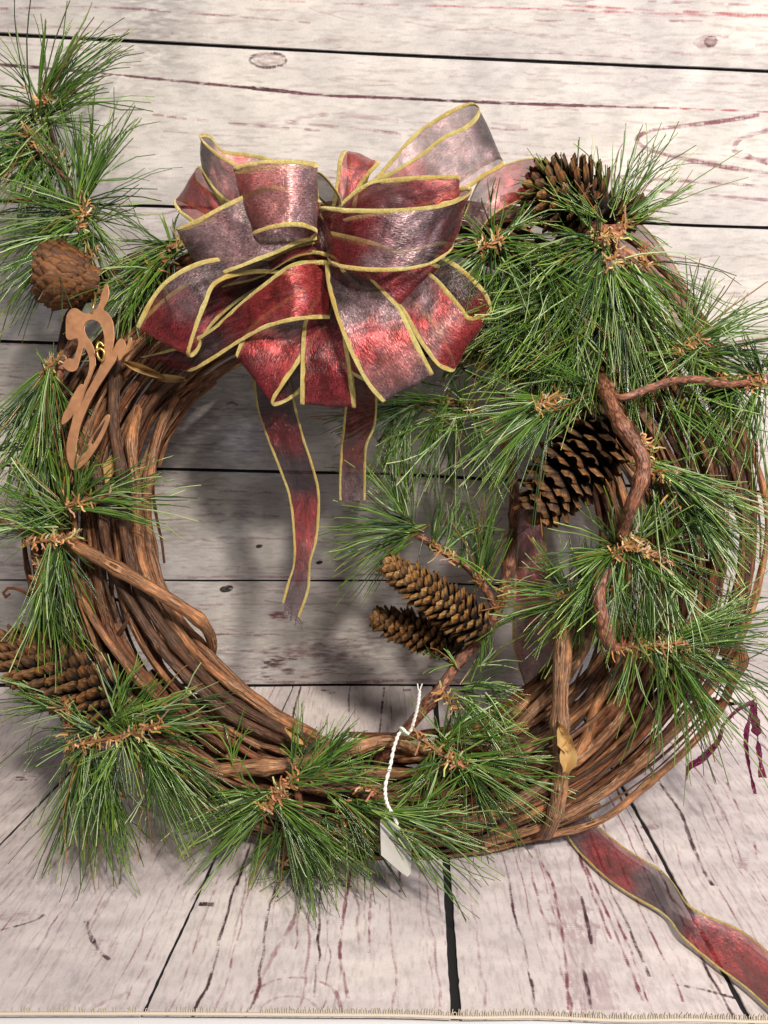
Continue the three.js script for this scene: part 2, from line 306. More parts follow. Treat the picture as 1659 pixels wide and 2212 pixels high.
{
  const g = rngFrom(991), PX = 2048 / 1.3, SH = 0.41, PY = 1024 / SH, { cv, ctx, finish } = inkCanvas(2048, 1024, 61, 1, 5, [5, -3, -2]), SL = Math.hypot(WALL - FOLD, BASE_H);
  const along = (p) => (-p.z <= FOLD ? -p.z - 0.36 : FOLD - 0.36 + (-p.z - FOLD) / (WALL - FOLD) * SL);
  const to = (x, y) => { const p = onFloor(x, y); return [(p.x + 0.65) * PX, (SH - along(p)) * PY]; };
  const draw = (list, width, ink, alpha, gap, n = 90) => broken(ctx, fine(list, n).map((q) => to(q[0], q[1])), width, ink, alpha, g, gap);
  const planks = [-1730, -1050, -372, 305, 986, 1622, 2270, 2930];
  // grain lines that run with the planks and swing round together
  for (let b = 0; b < planks.length - 1; b++) {
    const n = [16, 20, 22, 24, 22, 20, 14][b], swing = [30, 40, 30, 60, 26, 90, 50][b];
    for (let k = 0; k < n; k++) {
      const x0 = lerp(planks[b] + 14, planks[b + 1] - 14, (k + rr(0.1, 0.9, g)) / n), pts = [];
      const y0 = g() < 0.4 ? 1480 : rr(1480, 1900, g), y1 = g() < 0.5 ? 2215 : rr(Math.max(1700, y0 + 100), 2215, g);
      for (let q = 0; q <= 60; q++) { const y = lerp(y0, y1, q / 60), s = (y - 900) / 1300; pts.push(to(fx(x0, y) + s * (swing * n2(x0 * 0.0016 + b * 7, y * 0.0042) + 5 * n2(y * 0.03, k + b * 31)), y)); }
      const strong = (b === 4 && g() < 0.6) || (b === 3 && g() < 0.3);
      broken(ctx, pts, strong ? rr(2.6, 4.6, g) : rr(1.8, 3.8, g), strong ? (g() < 0.6 ? 'dark' : 'plum') : g() < 0.5 ? 'plum' : 'grain', strong ? 0.8 : rr(0.3, 0.62, g), g, strong ? 0.05 : 0.1);
    }
    for (let k = 0; k < 300; k++) {
      const x0 = rr(planks[b], planks[b + 1], g), y = rr(1480, 2200, g), l = rr(5, 40, g); broken(ctx, [to(fx(x0, y), y), to(fx(x0, y + l), y + l)], rr(1, 2.6, g), 'grain', rr(0.1, 0.4, g), g, 0);
    }
  }
  // measured marks
  draw([[186, 1990], [192, 2012], [204, 2038], [222, 2062], [236, 2074]], 7, 'dark', 0.9, 0.03, 30); blotch(ctx, to, 232, 2048, 30, 28, 'mauve', 0.3, g, 90);
  draw([[0, 2010], [40, 2000], [82, 1986], [96, 1976]], 5, 'dark', 0.8, 0.05, 30); blotch(ctx, to, 40, 1980, 60, 12, 'grain', 0.35, g, 60); draw([[178, 2190], [240, 2160], [280, 2148]], 9, 'grain', 0.5, 0.1, 30);
  draw([[430, 1953], [462, 1954]], 12, 'dark', 0.9, 0, 6); blotch(ctx, to, 60, 1680, 30, 6, 'dark', 0.5, g, 50); blotch(ctx, to, 255, 1795, 40, 14, 'grain', 0.4, g, 60);
  draw([[1212, 1915], [1240, 1990], [1262, 2090], [1300, 2180]], 62, 'mauve', 0.62, 0, 60); draw([[1256, 1935], [1268, 1990], [1278, 2040]], 5.5, 'dark', 0.85, 0, 40); draw([[1258, 2080], [1272, 2150], [1280, 2190]], 5, 'dark', 0.8, 0, 40);
  draw([[1160, 1850], [1190, 1900], [1204, 1960], [1220, 2060], [1228, 2180]], 4.6, 'plum', 0.8, 0.03); draw([[1262, 1865], [1300, 1945], [1340, 2040], [1390, 2160]], 4.6, 'plum', 0.85, 0.03); draw([[1330, 1980], [1370, 2070], [1400, 2170]], 4.4, 'plum', 0.8, 0.04);
  draw([[1392, 1640], [1430, 1700], [1472, 1760], [1490, 1810], [1520, 1880], [1540, 1912]], 7, 'dark', 0.92, 0.03); draw([[1456, 2122], [1520, 2134], [1590, 2152]], 6, 'dark', 0.85, 0.04);
  draw([[1570, 1690], [1600, 1760], [1628, 1820], [1636, 1860]], 4, 'plum', 0.6, 0.2); draw([[1550, 1720], [1562, 1770], [1500, 1760]], 8, 'mauve', 0.5, 0.15); blotch(ctx, to, 1622, 1868, 26, 20, 'mauve', 0.5, g, 140);
  draw([[1380, 1560], [1440, 1600], [1500, 1612], [1540, 1600], [1560, 1570]], 3.5, 'grain', 0.6, 0.15); draw([[1400, 1590], [1450, 1625], [1520, 1640], [1580, 1620]], 3.5, 'grain', 0.6, 0.15); draw([[1430, 1510], [1460, 1560], [1520, 1575], [1560, 1540]], 3.5, 'grain', 0.6, 0.15);
  { const pts = []; for (let k = 0; k <= 30; k++) { const t = k / 30 * 6.283; pts.push(to(1404 + 18 * Math.cos(t), 1788 + 6 * Math.sin(t))); } broken(ctx, pts, 3, 'plum', 0.7, g, 0.1); blotch(ctx, to, 1404, 1788, 15, 5, 'mauve', 0.4, g, 40); }
  draw([[1110, 1810], [1140, 1860], [1180, 1868], [1232, 1858], [1228, 1820]], 7, 'mauve', 0.55, 0.1); draw([[760, 1860], [745, 1960], [734, 2060], [742, 2110], [752, 2160]], 5, 'plum', 0.85, 0.02); draw([[808, 1900], [800, 1960], [797, 2060]], 4, 'plum', 0.75, 0.05);
  draw([[660, 1900], [640, 1980], [600, 2050], [560, 2130], [553, 2160]], 8, 'plum', 0.5, 0.1); draw([[820, 1584], [825, 1530], [830, 1486]], 4, 'dark', 0.7, 0.05); blotch(ctx, to, 706, 1497, 14, 6, 'dark', 0.6, g, 60); blotch(ctx, to, 874, 1497, 12, 10, 'dark', 0.5, g, 50);
  draw([[560, 2180], [600, 2158], [660, 2160], [690, 2184]], 5, 'grain', 0.55, 0.1); draw([[540, 2150], [590, 2122], [660, 2116], [720, 2140], [740, 2190]], 5, 'plum', 0.5, 0.15);
  finish();
  const tex = new THREE.CanvasTexture(cv); tex.colorSpace = THREE.SRGBColorSpace; tex.wrapS = tex.wrapT = THREE.MirroredRepeatWrapping;
  const mat = new THREE.MeshStandardMaterial({ name: 'whitewashed floor print', map: tex, roughness: 0.84 });
  const floor = new THREE.Group(); floor.name = 'floor'; floor.userData = { kind: 'structure', label: 'cloth backdrop printed with whitewashed floor planks and dark joints under the wreath' }; scene.add(floor);
  const bump = (p) => 0.0007 * n2(p.x * 14, p.z * 16) + 0.0012 * n2(p.x * 4 + 3, p.z * 5);
  const half = [7, 9, 8, 5, 11.5, 7.5, 6, 5];
  for (let b = 0; b < planks.length - 1; b++) {
    const pos = [], uv = [], idx = [], NX = 8, NY = 60;
    for (let j = 0; j <= NY + 1; j++) for (let i = 0; i <= NX + 2; i++) {
      const jj = Math.min(j / NY, 1), ii = clamp((i - 1) / NX, 0, 1), y = lerp(1483.5, 2206, Math.pow(jj, 0.9)), s = (y - 900) / 1300;
      const rough = 1.6 * n2(y * 0.11, b * 5 + (i > 4 ? 3 : 0));
      const a = fx(planks[b] + half[b], y) + rough * s, c = fx(planks[b + 1] - half[b + 1], y) + rough * s, x = lerp(a, c, ii);
      const p = onFloor(x, Math.min(y, floorEdge(x)), 0), low = i === 0 || i === NX + 2 || j === NY + 1;
      pos.push(p.x, p.y + bump(p) - (low ? 0.0026 : 0), p.z); uv.push((p.x + 0.65) / 1.3, along(p) / SH);
    }
    for (let j = 0; j < NY + 1; j++) for (let i = 0; i < NX + 2; i++) { const a = j * (NX + 3) + i, c = a + NX + 3; idx.push(a, c, a + 1, a + 1, c, c + 1); }
    mesh('plank', geom(pos, idx, uv), mat, floor);  // printed floor plank, shaped as a separate raised piece
  }
  { // dark sheet in the joints
    const pos = [], idx = [], NX = 160, NY = 60;
    for (let j = 0; j <= NY; j++) for (let i = 0; i <= NX; i++) { const x = lerp(-900, 2560, i / NX), y = lerp(1484, 1, 0) + (floorEdge(x) - 5 - 1484) * Math.pow(j / NY, 0.9), p = onFloor(x, y); pos.push(p.x, p.y - 0.0023 + bump(p), p.z - 0.0006); }
    for (let j = 0; j < NY; j++) for (let i = 0; i < NX; i++) { const a = j * (NX + 1) + i, c = a + NX + 1; idx.push(a, c, a + 1, a + 1, c, c + 1); }
    mesh('joint_backing', geom(pos, idx), M.black, floor);
  }
  { // overlocked hem along the front edge
    const s = new Soup();
    for (let x = -60; x < 1720; x += 5.2) {
      const dense = x > 560 ? 1 : 0.45; if (g() > dense) continue;
      const y = floorEdge(x) - 1, a = onFloor(x, y, 0.0006), m = onFloor(x + rr(-2, 2, g), y - 8, 0.0012), c = onFloor(x + rr(-4, 4, g), y - rr(9, 17, g), 0.0004);
      for (const p of [a, m, c]) p.y += bump(p); s.tube([a, m, c], 0.00032, 5, [0.62, 0.57, 0.46]);
    }
    const edge = []; for (let x = -100; x <= 1760; x += 12) { const p = onFloor(x, floorEdge(x) - 1, 0); p.y += bump(p) - 0.0004; edge.push(p); } s.tube(edge, 0.0011, 6, [0.62, 0.55, 0.45]);
    mesh('hem_stitching', s.build(), M.husk, floor, 'stuff');
  }
  const top = new THREE.BoxGeometry(3, 0.03, 1.2); top.translate(0, -0.0205, -0.35);
  const t = mesh('table_surface', top, new THREE.MeshStandardMaterial({ name: 'white laminate', color: new THREE.Color(0.74, 0.75, 0.78), roughness: 0.45 }), scene, 'structure');
  t.userData.label = 'white table surface showing under the front hem';
}

// ------------------------------------------------------------------ the grapevine wreath
const wreath = thing('grapevine_wreath', 'large oval wreath of twisted brown grapevines leaning on the printed backdrop', 'wreath');
const OUT = { x: 858, y: 1143, a: 772, b: 690 }, INN = { x: 828, y: 1192, a: 474, b: 410 };
// a point of the ring: t turns clockwise from the right as seen in front, v from the inner rim to the outer, off towards the room
function ringAt(t, v, off) {
  const c = Math.cos(t), s = Math.sin(t), q = 1 + 0.36 * Math.max(0, -c) * Math.max(0, -s);
  const p = W(lerp(INN.x + INN.a * c * q, OUT.x + OUT.a * c, v), lerp(INN.y + INN.b * s * q, OUT.y + OUT.b * s, v), 0);
  return p.addScaledVector(NRM, off);
}
{
  const g = rngFrom(31);
  const wind = (r, span, i, o) => {
    const t0 = o.t0, dir = g() < 0.5 ? 1 : -1, n = Math.max(8, Math.ceil(span / 0.11)), pts = [], e = rr(0, 100, g), slope = rr(-1, 1, g) * o.drift;
    for (let j = 0; j <= n; j++) {
      const f = j / n, t = t0 + dir * span * f, v = clamp(o.v + slope * (f - 0.5) * span * 0.3 + o.wave * n2(f * span * 1.3, e) + 0.02 * n2(f * span * 5, e + 7), -0.02, 1.05), low = Math.max(0, Math.sin(t - 0.1));
      const dome = Math.sqrt(Math.max(0.02, 1 - Math.pow(2 * clamp(v, 0.02, 0.98) - 1, 2))), off = o.depth * 0.046 * dome + 0.006 * n2(f * span * 2.2, e + 30);
      const p = ringAt(t, v + (v > 0.75 ? 0.05 * low * n2(t * 2, e) : 0), off);
      p.y = Math.max(p.y, r * 1.15 + 0.001); if (p.z < -WALL + r + 0.004) p.z = -WALL + r + 0.004;
      pts.push(p);
    }
    mesh('vine', stick(pts, r, { sides: r > 0.003 ? 9 : 6, step: r > 0.003 ? 0.0055 : 0.007, seed: i * 1.37 + 1, knots: r > 0.0025 ? 0.09 : 0.05, taper: r < 0.0025 ? 0.5 : 0.2, jag: r > 0.003 ? 0.0011 : 0.0015, wob: 0.09 }), M.vine[Math.floor(g() * 6)], wreath);
  };
  let i = 0;
  for (let k = 0; k < 34; k++) wind(rr(0.0024, 0.0038, g), rr(1.8, 3.6, g), i++, { t0: rr(0, 6.283, g), v: ((k * 0.618) % 1), depth: rr(-0.9, 0.1, g), drift: 0.5, wave: 0.1 });
  for (let k = 0; k < 58; k++) wind(rr(0.0022, 0.0038, g), rr(1.5, 3.2, g), i++, { t0: k / 58 * 6.283 * 3, v: ((k * 0.618 + 0.3) % 1), depth: rr(0.55, 1.0, g), drift: 0.42, wave: 0.07 });
  for (let k = 0; k < 46; k++) wind(rr(0.0015, 0.0024, g), rr(1.2, 3.0, g), i++, { t0: rr(0, 6.283, g), v: ((k * 0.618 + 0.1) % 1), depth: rr(0.4, 1.1, g), drift: 0.8, wave: 0.12 });
  for (let k = 0; k < 44; k++) wind(rr(0.0011, 0.0019, g), rr(0.7, 2.2, g), i++, { t0: k < 26 ? rr(-0.5, 1.9, g) : rr(1.9, 5.8, g), v: rr(0.3, 1.05, g), depth: rr(0.2, 1.15, g), drift: 0.9, wave: 0.16 });
  // single vines that stand out: measured centre lines [x, y, off] and radius
  const vines = [
    [0.0062, [[120, 1168, 0.045], [170, 1186, 0.055], [250, 1230, 0.062], [330, 1275, 0.066], [395, 1316, 0.062], [438, 1350, 0.05], [458, 1386, 0.03], [455, 1425, 0.005], [445, 1465, -0.02], [430, 1500, -0.03]], 0.4],
    [0.0074, [[1222, 1310, 0.03], [1216, 1380, 0.05], [1213, 1470, 0.06], [1213, 1560, 0.062], [1214, 1650, 0.06], [1208, 1720, 0.055], [1192, 1775, 0.045], [1178, 1802, 0.03]]],
    [0.0066, [[440, 1668, 0.04], [520, 1660, 0.05], [620, 1652, 0.052], [720, 1630, 0.05], [830, 1600, 0.04], [900, 1625, 0.02]]],
    [0.0046, [[205, 1000, 0.05], [215, 1060, 0.055], [222, 1130, 0.055], [238, 1220, 0.05], [285, 1310, 0.05], [345, 1400, 0.05], [430, 1490, 0.05], [520, 1560, 0.045], [640, 1612, 0.03], [760, 1650, 0.015], [900, 1690, -0.01]]],
    [0.0049, [[268, 720, 0.03], [250, 820, 0.045], [248, 920, 0.05], [258, 1000, 0.055], [262, 1090, 0.055], [275, 1190, 0.055], [320, 1300, 0.055], [390, 1400, 0.05], [480, 1500, 0.04], [600, 1570, 0.03], [720, 1625, 0.015], [860, 1670, -0.01]]],
    [0.0043, [[378, 850, 0.01], [350, 920, 0.02], [330, 1000, 0.03], [318, 1080, 0.035], [322, 1170, 0.035], [345, 1260, 0.035], [395, 1350, 0.03], [470, 1432, 0.025], [570, 1520, 0.015], [690, 1590, 0]]],
    [0.0045, [[300, 880, 0.03], [284, 960, 0.045], [292, 1040, 0.045], [296, 1120, 0.045], [308, 1210, 0.045], [340, 1290, 0.042], [400, 1380, 0.04], [500, 1480, 0.03], [620, 1562, 0.02], [760, 1630, 0.005], [900, 1670, -0.01]]],
    [0.0048, [[168, 1230, 0.03], [200, 1300, 0.035], [250, 1385, 0.04], [310, 1460, 0.045], [380, 1530, 0.04], [470, 1600, 0.03]]],
    [0.0036, [[165, 1250, 0.035], [205, 1340, 0.05], [262, 1420, 0.05], [330, 1500, 0.05], [420, 1580, 0.045]]],
    [0.0048, [[1290, 1345, 0.01], [1240, 1440, 0.03], [1160, 1530, 0.035], [1060, 1620, 0.035], [960, 1680, 0.03]]],
    [0.0046, [[1345, 1380, 0.025], [1330, 1450, 0.035], [1285, 1530, 0.04], [1262, 1600, 0.042], [1190, 1690, 0.045], [1080, 1760, 0.04]]],
    [0.0046, [[1430, 1390, 0.02], [1390, 1470, 0.03], [1330, 1560, 0.04], [1240, 1650, 0.045], [1130, 1720, 0.05], [1010, 1775, 0.045], [900, 1800, 0.035]]],
    [0.0044, [[1530, 1390, 0.015], [1480, 1470, 0.025], [1400, 1560, 0.035], [1310, 1650, 0.04], [1190, 1735, 0.04], [1060, 1800, 0.03]]],
    [0.0042, [[1560, 1430, 0], [1490, 1540, 0.02], [1400, 1630, 0.03], [1290, 1720, 0.035], [1150, 1790, 0.03], [1000, 1825, 0.02]]],
    [0.0034, [[1600, 1400, 0], [1560, 1520, 0.01], [1480, 1620, 0.015], [1390, 1700, 0.02], [1290, 1775, 0.02], [1150, 1810, 0.015], [1010, 1838, 0.012]]],
    [0.0044, [[1560, 1420, 0.02], [1595, 1402, 0.025], [1606, 1420, 0.025], [1585, 1470, 0.02], [1550, 1530, 0.015], [1510, 1545, 0.01]]],
    [0.0042, [[1545, 760, 0.02], [1580, 870, 0.02], [1610, 980, 0.015], [1625, 1090, 0.01], [1622, 1200, 0.01], [1600, 1310, 0.01], [1560, 1420, 0.01]]],
    [0.003, [[1500, 900, 0.03], [1560, 1000, 0.03], [1600, 1120, 0.025], [1612, 1230, 0.02], [1590, 1370, 0.02]]],
    [0.0056, [[1060, 450, 0.01], [1130, 460, 0.02], [1210, 480, 0.025], [1300, 520, 0.02], [1400, 590, 0.015], [1480, 680, 0.01], [1530, 780, 0.01]]],
    [0.0038, [[1080, 432, 0], [1160, 425, 0.005], [1250, 455, 0.01], [1370, 520, 0.01], [1470, 620, 0.01], [1550, 740, 0.01]]],
    [0.0016, [[75, 1290, 0.0], [45, 1275, 0.01], [20, 1270, 0.01], [8, 1280, 0.012], [14, 1290, 0.014], [22, 1283, 0.015]]],
    [0.0018, [[150, 1420, 0.02], [250, 1380, 0.04], [278, 1330, 0.045], [262, 1300, 0.03], [190, 1290, 0.02]]],
    [0.0052, [[130, 760, 0], [150, 700, 0.01], [200, 620, 0.01], [290, 560, 0.01], [390, 520, 0.01]]],
  ];
  for (const [r, list, tp = 0.2] of vines) {
    const pts = list.map((q) => W(...q)); for (const p of pts) p.y = Math.max(p.y, r * 1.15 + 0.001);
    mesh('vine', stick(pts, r, { sides: 11, step: 0.005, seed: ++i * 1.37, knots: r > 0.003 ? 0.075 : 0.05, taper: tp, jag: 0.0013, wob: 0.1 }), M.vine[r > 0.006 ? Math.floor(g() * 2) * 3 : Math.floor(g() * 5)], wreath);
  }
  // scraps of dry leaf and bark caught between the vines
  const leaf = (x, y, off, w, h, ang) => {
    const c = W(x, y, off), rt = W(x + 10, y, off).sub(c).normalize(), up = W(x, y - 10, off).sub(c).normalize(), pos = [], idx = [], s = 0.00038, ca = Math.cos(ang), sa = Math.sin(ang), e = rr(0, 99, g);
    for (let b = 0; b <= 6; b++) for (let a = 0; a <= 4; a++) {
      const f = b / 6, ww = w * s * (Math.sin(Math.PI * clamp(f * 0.9 + 0.08, 0, 1)) * (0.8 + 0.3 * n2(f * 5, e))), lx = (a / 4 - 0.5) * ww, ly = (f - 0.5) * h * s;
      const p = c.clone().addScaledVector(rt, lx * ca - ly * sa).addScaledVector(up, lx * sa + ly * ca).addScaledVector(NRM, 0.0035 * n2(a * 0.8 + e, b * 0.7) + 0.003 * Math.cos(a * 1.5)); pos.push(p.x, p.y, p.z);
    }
    for (let b = 0; b < 6; b++) for (let a = 0; a < 4; a++) { const q = b * 5 + a; idx.push(q, q + 1, q + 5, q + 1, q + 6, q + 5); }
    mesh('dry_leaf', geom(pos, idx), M.leaf, wreath);
  };
  leaf(1216, 1592, 0.073, 40, 60, 0.3); leaf(1226, 1632, 0.073, 38, 70, -0.15); leaf(312, 800, 0.055, 26, 90, 1.2); leaf(362, 818, 0.05, 22, 80, 1.5); leaf(248, 1700, 0.05, 24, 60, 0.8); leaf(640, 1590, 0.05, 22, 60, 0.9); leaf(240, 1010, 0.05, 26, 70, -0.3); leaf(1580, 1440, 0.03, 26, 70, -0.4);
}

// ------------------------------------------------------------------ pine branches
const GREENS = [[0.062, 0.140, 0.020], [0.085, 0.180, 0.026], [0.120, 0.230, 0.036], [0.045, 0.100, 0.024], [0.170, 0.285, 0.070], [0.034, 0.070, 0.026], [0.075, 0.155, 0.020], [0.30, 0.42, 0.20]];  // last entry: pale needles, glossy highlights put into the colour
const HUSKS = [[0.42, 0.20, 0.06], [0.52, 0.30, 0.12], [0.34, 0.15, 0.05], [0.62, 0.44, 0.24]];
// stems: [radius, [[x, y, off] ...]]; tufts: [x, y, off, angle (0 right, 90 up), length, spread, count, towards the room]; husks: [x, y, off, angle, reach, count]
function branch(label, stems, tufts, husks, seed, strays = [], full = 1, reach = 1) {
  const g = rngFrom(seed), b = thing('pine_branch', label, 'pine branch', 'artificial pine branches on the wreath');
  for (const [r, list] of stems) mesh('stem', stick(list.map((q) => W(...q)), r, { sides: 12, step: 0.0025, knots: 0.046, wob: 0.11, taper: 0.12, seed: seed + r * 999, jag: 0.0013 }), M.stem, b);
  for (const [x, y, off, ang, len0, spread, count0, to = 0.15] of tufts) {
    const len = len0 * reach, count = count0 * full;
    const s = new Soup(), a0 = ang * Math.PI / 180, base = W(x, y, off), u = W(x + 10, y, off).sub(base).divideScalar(10), v = W(x, y - 10, off).sub(base).divideScalar(10), w = NRM.clone().multiplyScalar(u.length()), sr = spread * Math.PI / 180;
    const dirAt = (a, z) => u.clone().multiplyScalar(Math.cos(a) * Math.cos(z)).addScaledVector(v, Math.sin(a) * Math.cos(z)).addScaledVector(w, Math.sin(z));
    const axis = dirAt(a0, to), bundles = Math.round(count / 2 * 0.70);
    for (let k = 0; k < bundles; k++) {
      const wild = g() < 0.2 ? 2.4 : 1, da = (g() + g() - 1) * sr * 1.45 * wild, dz = (g() + g() - 1) * Math.min(1.2, sr * 1.25 * wild + 0.12), root = base.clone().addScaledVector(axis, rr(-0.3, 0.4, g) * len * 0.6).addScaledVector(u, rr(-10, 10, g)).addScaledVector(v, rr(-10, 10, g)).addScaledVector(w, rr(-9, 9, g));
      const tint = pick(GREENS, g), blen = len * (0.42 + 0.9 * Math.sqrt(g())), curl = rr(-0.34, 0.34, g);
      for (let q = 0; q < 2; q++) {
        const d0 = dirAt(a0 + da + rr(-0.10, 0.10, g), to + dz + rr(-0.10, 0.10, g)), L = blen * rr(0.82, 1.06, g), c2 = curl + rr(-0.12, 0.12, g), side = dirAt(a0 + da + Math.PI / 2, 0), pts = [], stray = g() < 0.05 ? 2.4 : 1, kink = g() < 0.07 ? rr(-0.9, 0.9, g) : 0;
        for (let m = 0; m <= 5; m++) {
          const f = m / 5, p = root.clone().addScaledVector(d0, L * f).addScaledVector(side, L * c2 * f * f * 0.55 * stray + L * kink * Math.max(0, f - 0.55)); p.y -= 0.006 * f * f * rr(0.7, 1.3, g) * (L / 130);
          p.y = Math.max(p.y, 0.0016); if (p.z < -WALL + 0.003) p.z = -WALL + 0.003; pts.push(p);
        }
        const m = rr(0.65, 1.4, g), r0 = 0.00060 * rr(0.75, 1.25, g);
        const brown = g() < 0.03; s.tube(pts, (f) => r0 * (1 - 0.4 * f * f), 3, brown ? [0.22, 0.12, 0.04] : [tint[0] * m, tint[1] * m, tint[2] * m]);
        for (let q2 = 1; q2 <= 3; q2++) { const o = s.c.length - q2 * 3; s.c[o] = s.c[o] * 1.4 + 0.03; s.c[o + 1] = s.c[o + 1] * 1.15 + 0.02; }   // cut tips are paler
        for (let q2 = 0; q2 < 3; q2++) { const o = s.c.length - 54 + q2 * 3; s.c[o] += 0.06; s.c[o + 1] += 0.04; }                          // and the root yellower
      }
    }
    mesh('needle_tuft', s.build(), M.needle, b, 'stuff');
  }
  if (strays.length) {
    const s = new Soup();
    for (const list of strays) s.tube(new THREE.CatmullRomCurve3(list.map((q) => W(...q)), false, 'centripetal').getPoints(26), 0.0004, 4, pick(GREENS, g).map((c) => c * 0.7));
    mesh('needle_tuft', s.build(), M.needle, b, 'stuff');
  }
  const h = new Soup();
  for (const [x, y, off, ang, reach, count] of husks) {
    const a0 = ang * Math.PI / 180, base = W(x, y, off), u = W(x + 10, y, off).sub(base).divideScalar(10), v = W(x, y - 10, off).sub(base).divideScalar(10), w = NRM.clone().multiplyScalar(u.length());
    const core = []; for (let k = 0; k <= 5; k++) core.push(base.clone().addScaledVector(u, Math.cos(a0) * reach * (k / 5 - 0.5)).addScaledVector(v, Math.sin(a0) * reach * (k / 5 - 0.5)));
    h.tube(core, 0.0011, 6, [0.24, 0.11, 0.04]);
    for (let k = 0; k < count * 1.25; k++) {
      const f = rr(-0.5, 0.5, g) + rr(-0.1, 0.1, g), a = a0 + (g() < 0.5 ? 1 : -1) * rr(0.1, 1.8, g), z = rr(-0.3, 1.0, g), L = rr(8, 27, g) * (g() < 0.12 ? 1.5 : 1), p = base.clone().addScaledVector(v, rr(-7, 7, g)).addScaledVector(u, rr(-5, 5, g)).addScaledVector(w, rr(-5, 5, g)).addScaledVector(u, Math.cos(a0) * reach * f).addScaledVector(v, Math.sin(a0) * reach * f);
      const d = u.clone().multiplyScalar(Math.cos(a) * Math.cos(z)).addScaledVector(v, Math.sin(a) * Math.cos(z)).addScaledVector(w, Math.sin(z)), side = d.clone().cross(NRM).normalize().applyAxisAngle(d.clone().normalize(), rr(-0.8, 0.8, g)), pts = [], tint = pick(HUSKS, g), bend = rr(-0.6, 0.6, g);
      for (let m = 0; m <= 3; m++) { const q = m / 3; pts.push(p.clone().addScaledVector(d, L * q).addScaledVector(w, L * bend * q * q).addScaledVector(side, 0.001 * n2(k, m))); }
      h.strip(pts, side, (q) => 0.0016 * (1 - 0.3 * q), tint.map((c) => c * rr(0.7, 1.25, g)));
    }
  }
  if (husks.length) mesh('husk', h.build(), M.husk, b, 'stuff');
  return b;
}
branch('tall upright pine branch at the top left above the round cone', [
  [0.0036, [[214, 640, 0.05], [196, 560, 0.05], [182, 480, 0.04], [160, 420, 0.032], [138, 360, 0.03], [112, 300, 0.03], [92, 240, 0.036], [86, 212, 0.04]]],
  [0.0026, [[150, 390, 0.05], [112, 355, 0.055], [80, 322, 0.055], [62, 300, 0.05]]],
], [
  [88, 226, 0.055, 62, 175, 24, 45, 0.1], [92, 240, 0.055, 45, 200, 22, 42, 0.05], [100, 262, 0.05, 25, 120, 40, 45, 0.2], [86, 240, 0.05, 195, 130, 34, 50, 0.1], [95, 275, 0.05, 215, 150, 34, 60, 0.1], [75, 215, 0.04, 125, 130, 30, 14, 0],
  [70, 312, 0.055, 190, 120, 36, 50, 0.15], [84, 330, 0.055, 215, 150, 34, 55, 0.15], [120, 350, 0.05, 240, 120, 40, 30, 0.2], [168, 445, 0.05, 78, 180, 18, 52, 0.05], [176, 440, 0.05, 62, 190, 20, 34, 0.05], [150, 400, 0.05, 105, 110, 24, 34, 0.1],
  [172, 455, 0.055, 178, 170, 34, 60, 0.2], [168, 480, 0.055, 205, 180, 26, 60, 0.1], [186, 470, 0.05, 320, 105, 50, 46, 0.1], [186, 500, 0.05, 280, 100, 40, 30, 0.15], [165, 520, 0.06, 215, 165, 22, 46, 0.1], [185, 450, 0.05, 10, 110, 30, 16, 0],
], [[90, 218, 0.06, 60, 36, 20], [72, 305, 0.062, 130, 60, 26], [178, 470, 0.062, 70, 60, 30], [196, 560, 0.06, 80, 40, 14], [130, 345, 0.05, 120, 50, 8]], 101, [], 1.4, 1.1);
branch('short dark pine sprig peeking out at the left edge of the bow', [[0.004, [[470, 515, 0.02], [420, 520, 0.03], [380, 530, 0.035], [330, 560, 0.035], [280, 600, 0.03]]]], [
  [385, 530, 0.04, 195, 120, 26, 50, 0.1], [370, 545, 0.045, 212, 130, 26, 60, 0.15], [345, 575, 0.045, 225, 130, 28, 55, 0.15], [378, 535, 0.04, 85, 95, 30, 22, 0], [310, 590, 0.04, 205, 120, 30, 42, 0.1], [330, 600, 0.045, 250, 110, 30, 36, 0.15], [400, 545, 0.04, 170, 110, 25, 22, 0], [280, 620, 0.045, 235, 120, 30, 36, 0.2],
], [[388, 524, 0.05, 20, 60, 24], [345, 572, 0.05, 40, 40, 10]], 102);
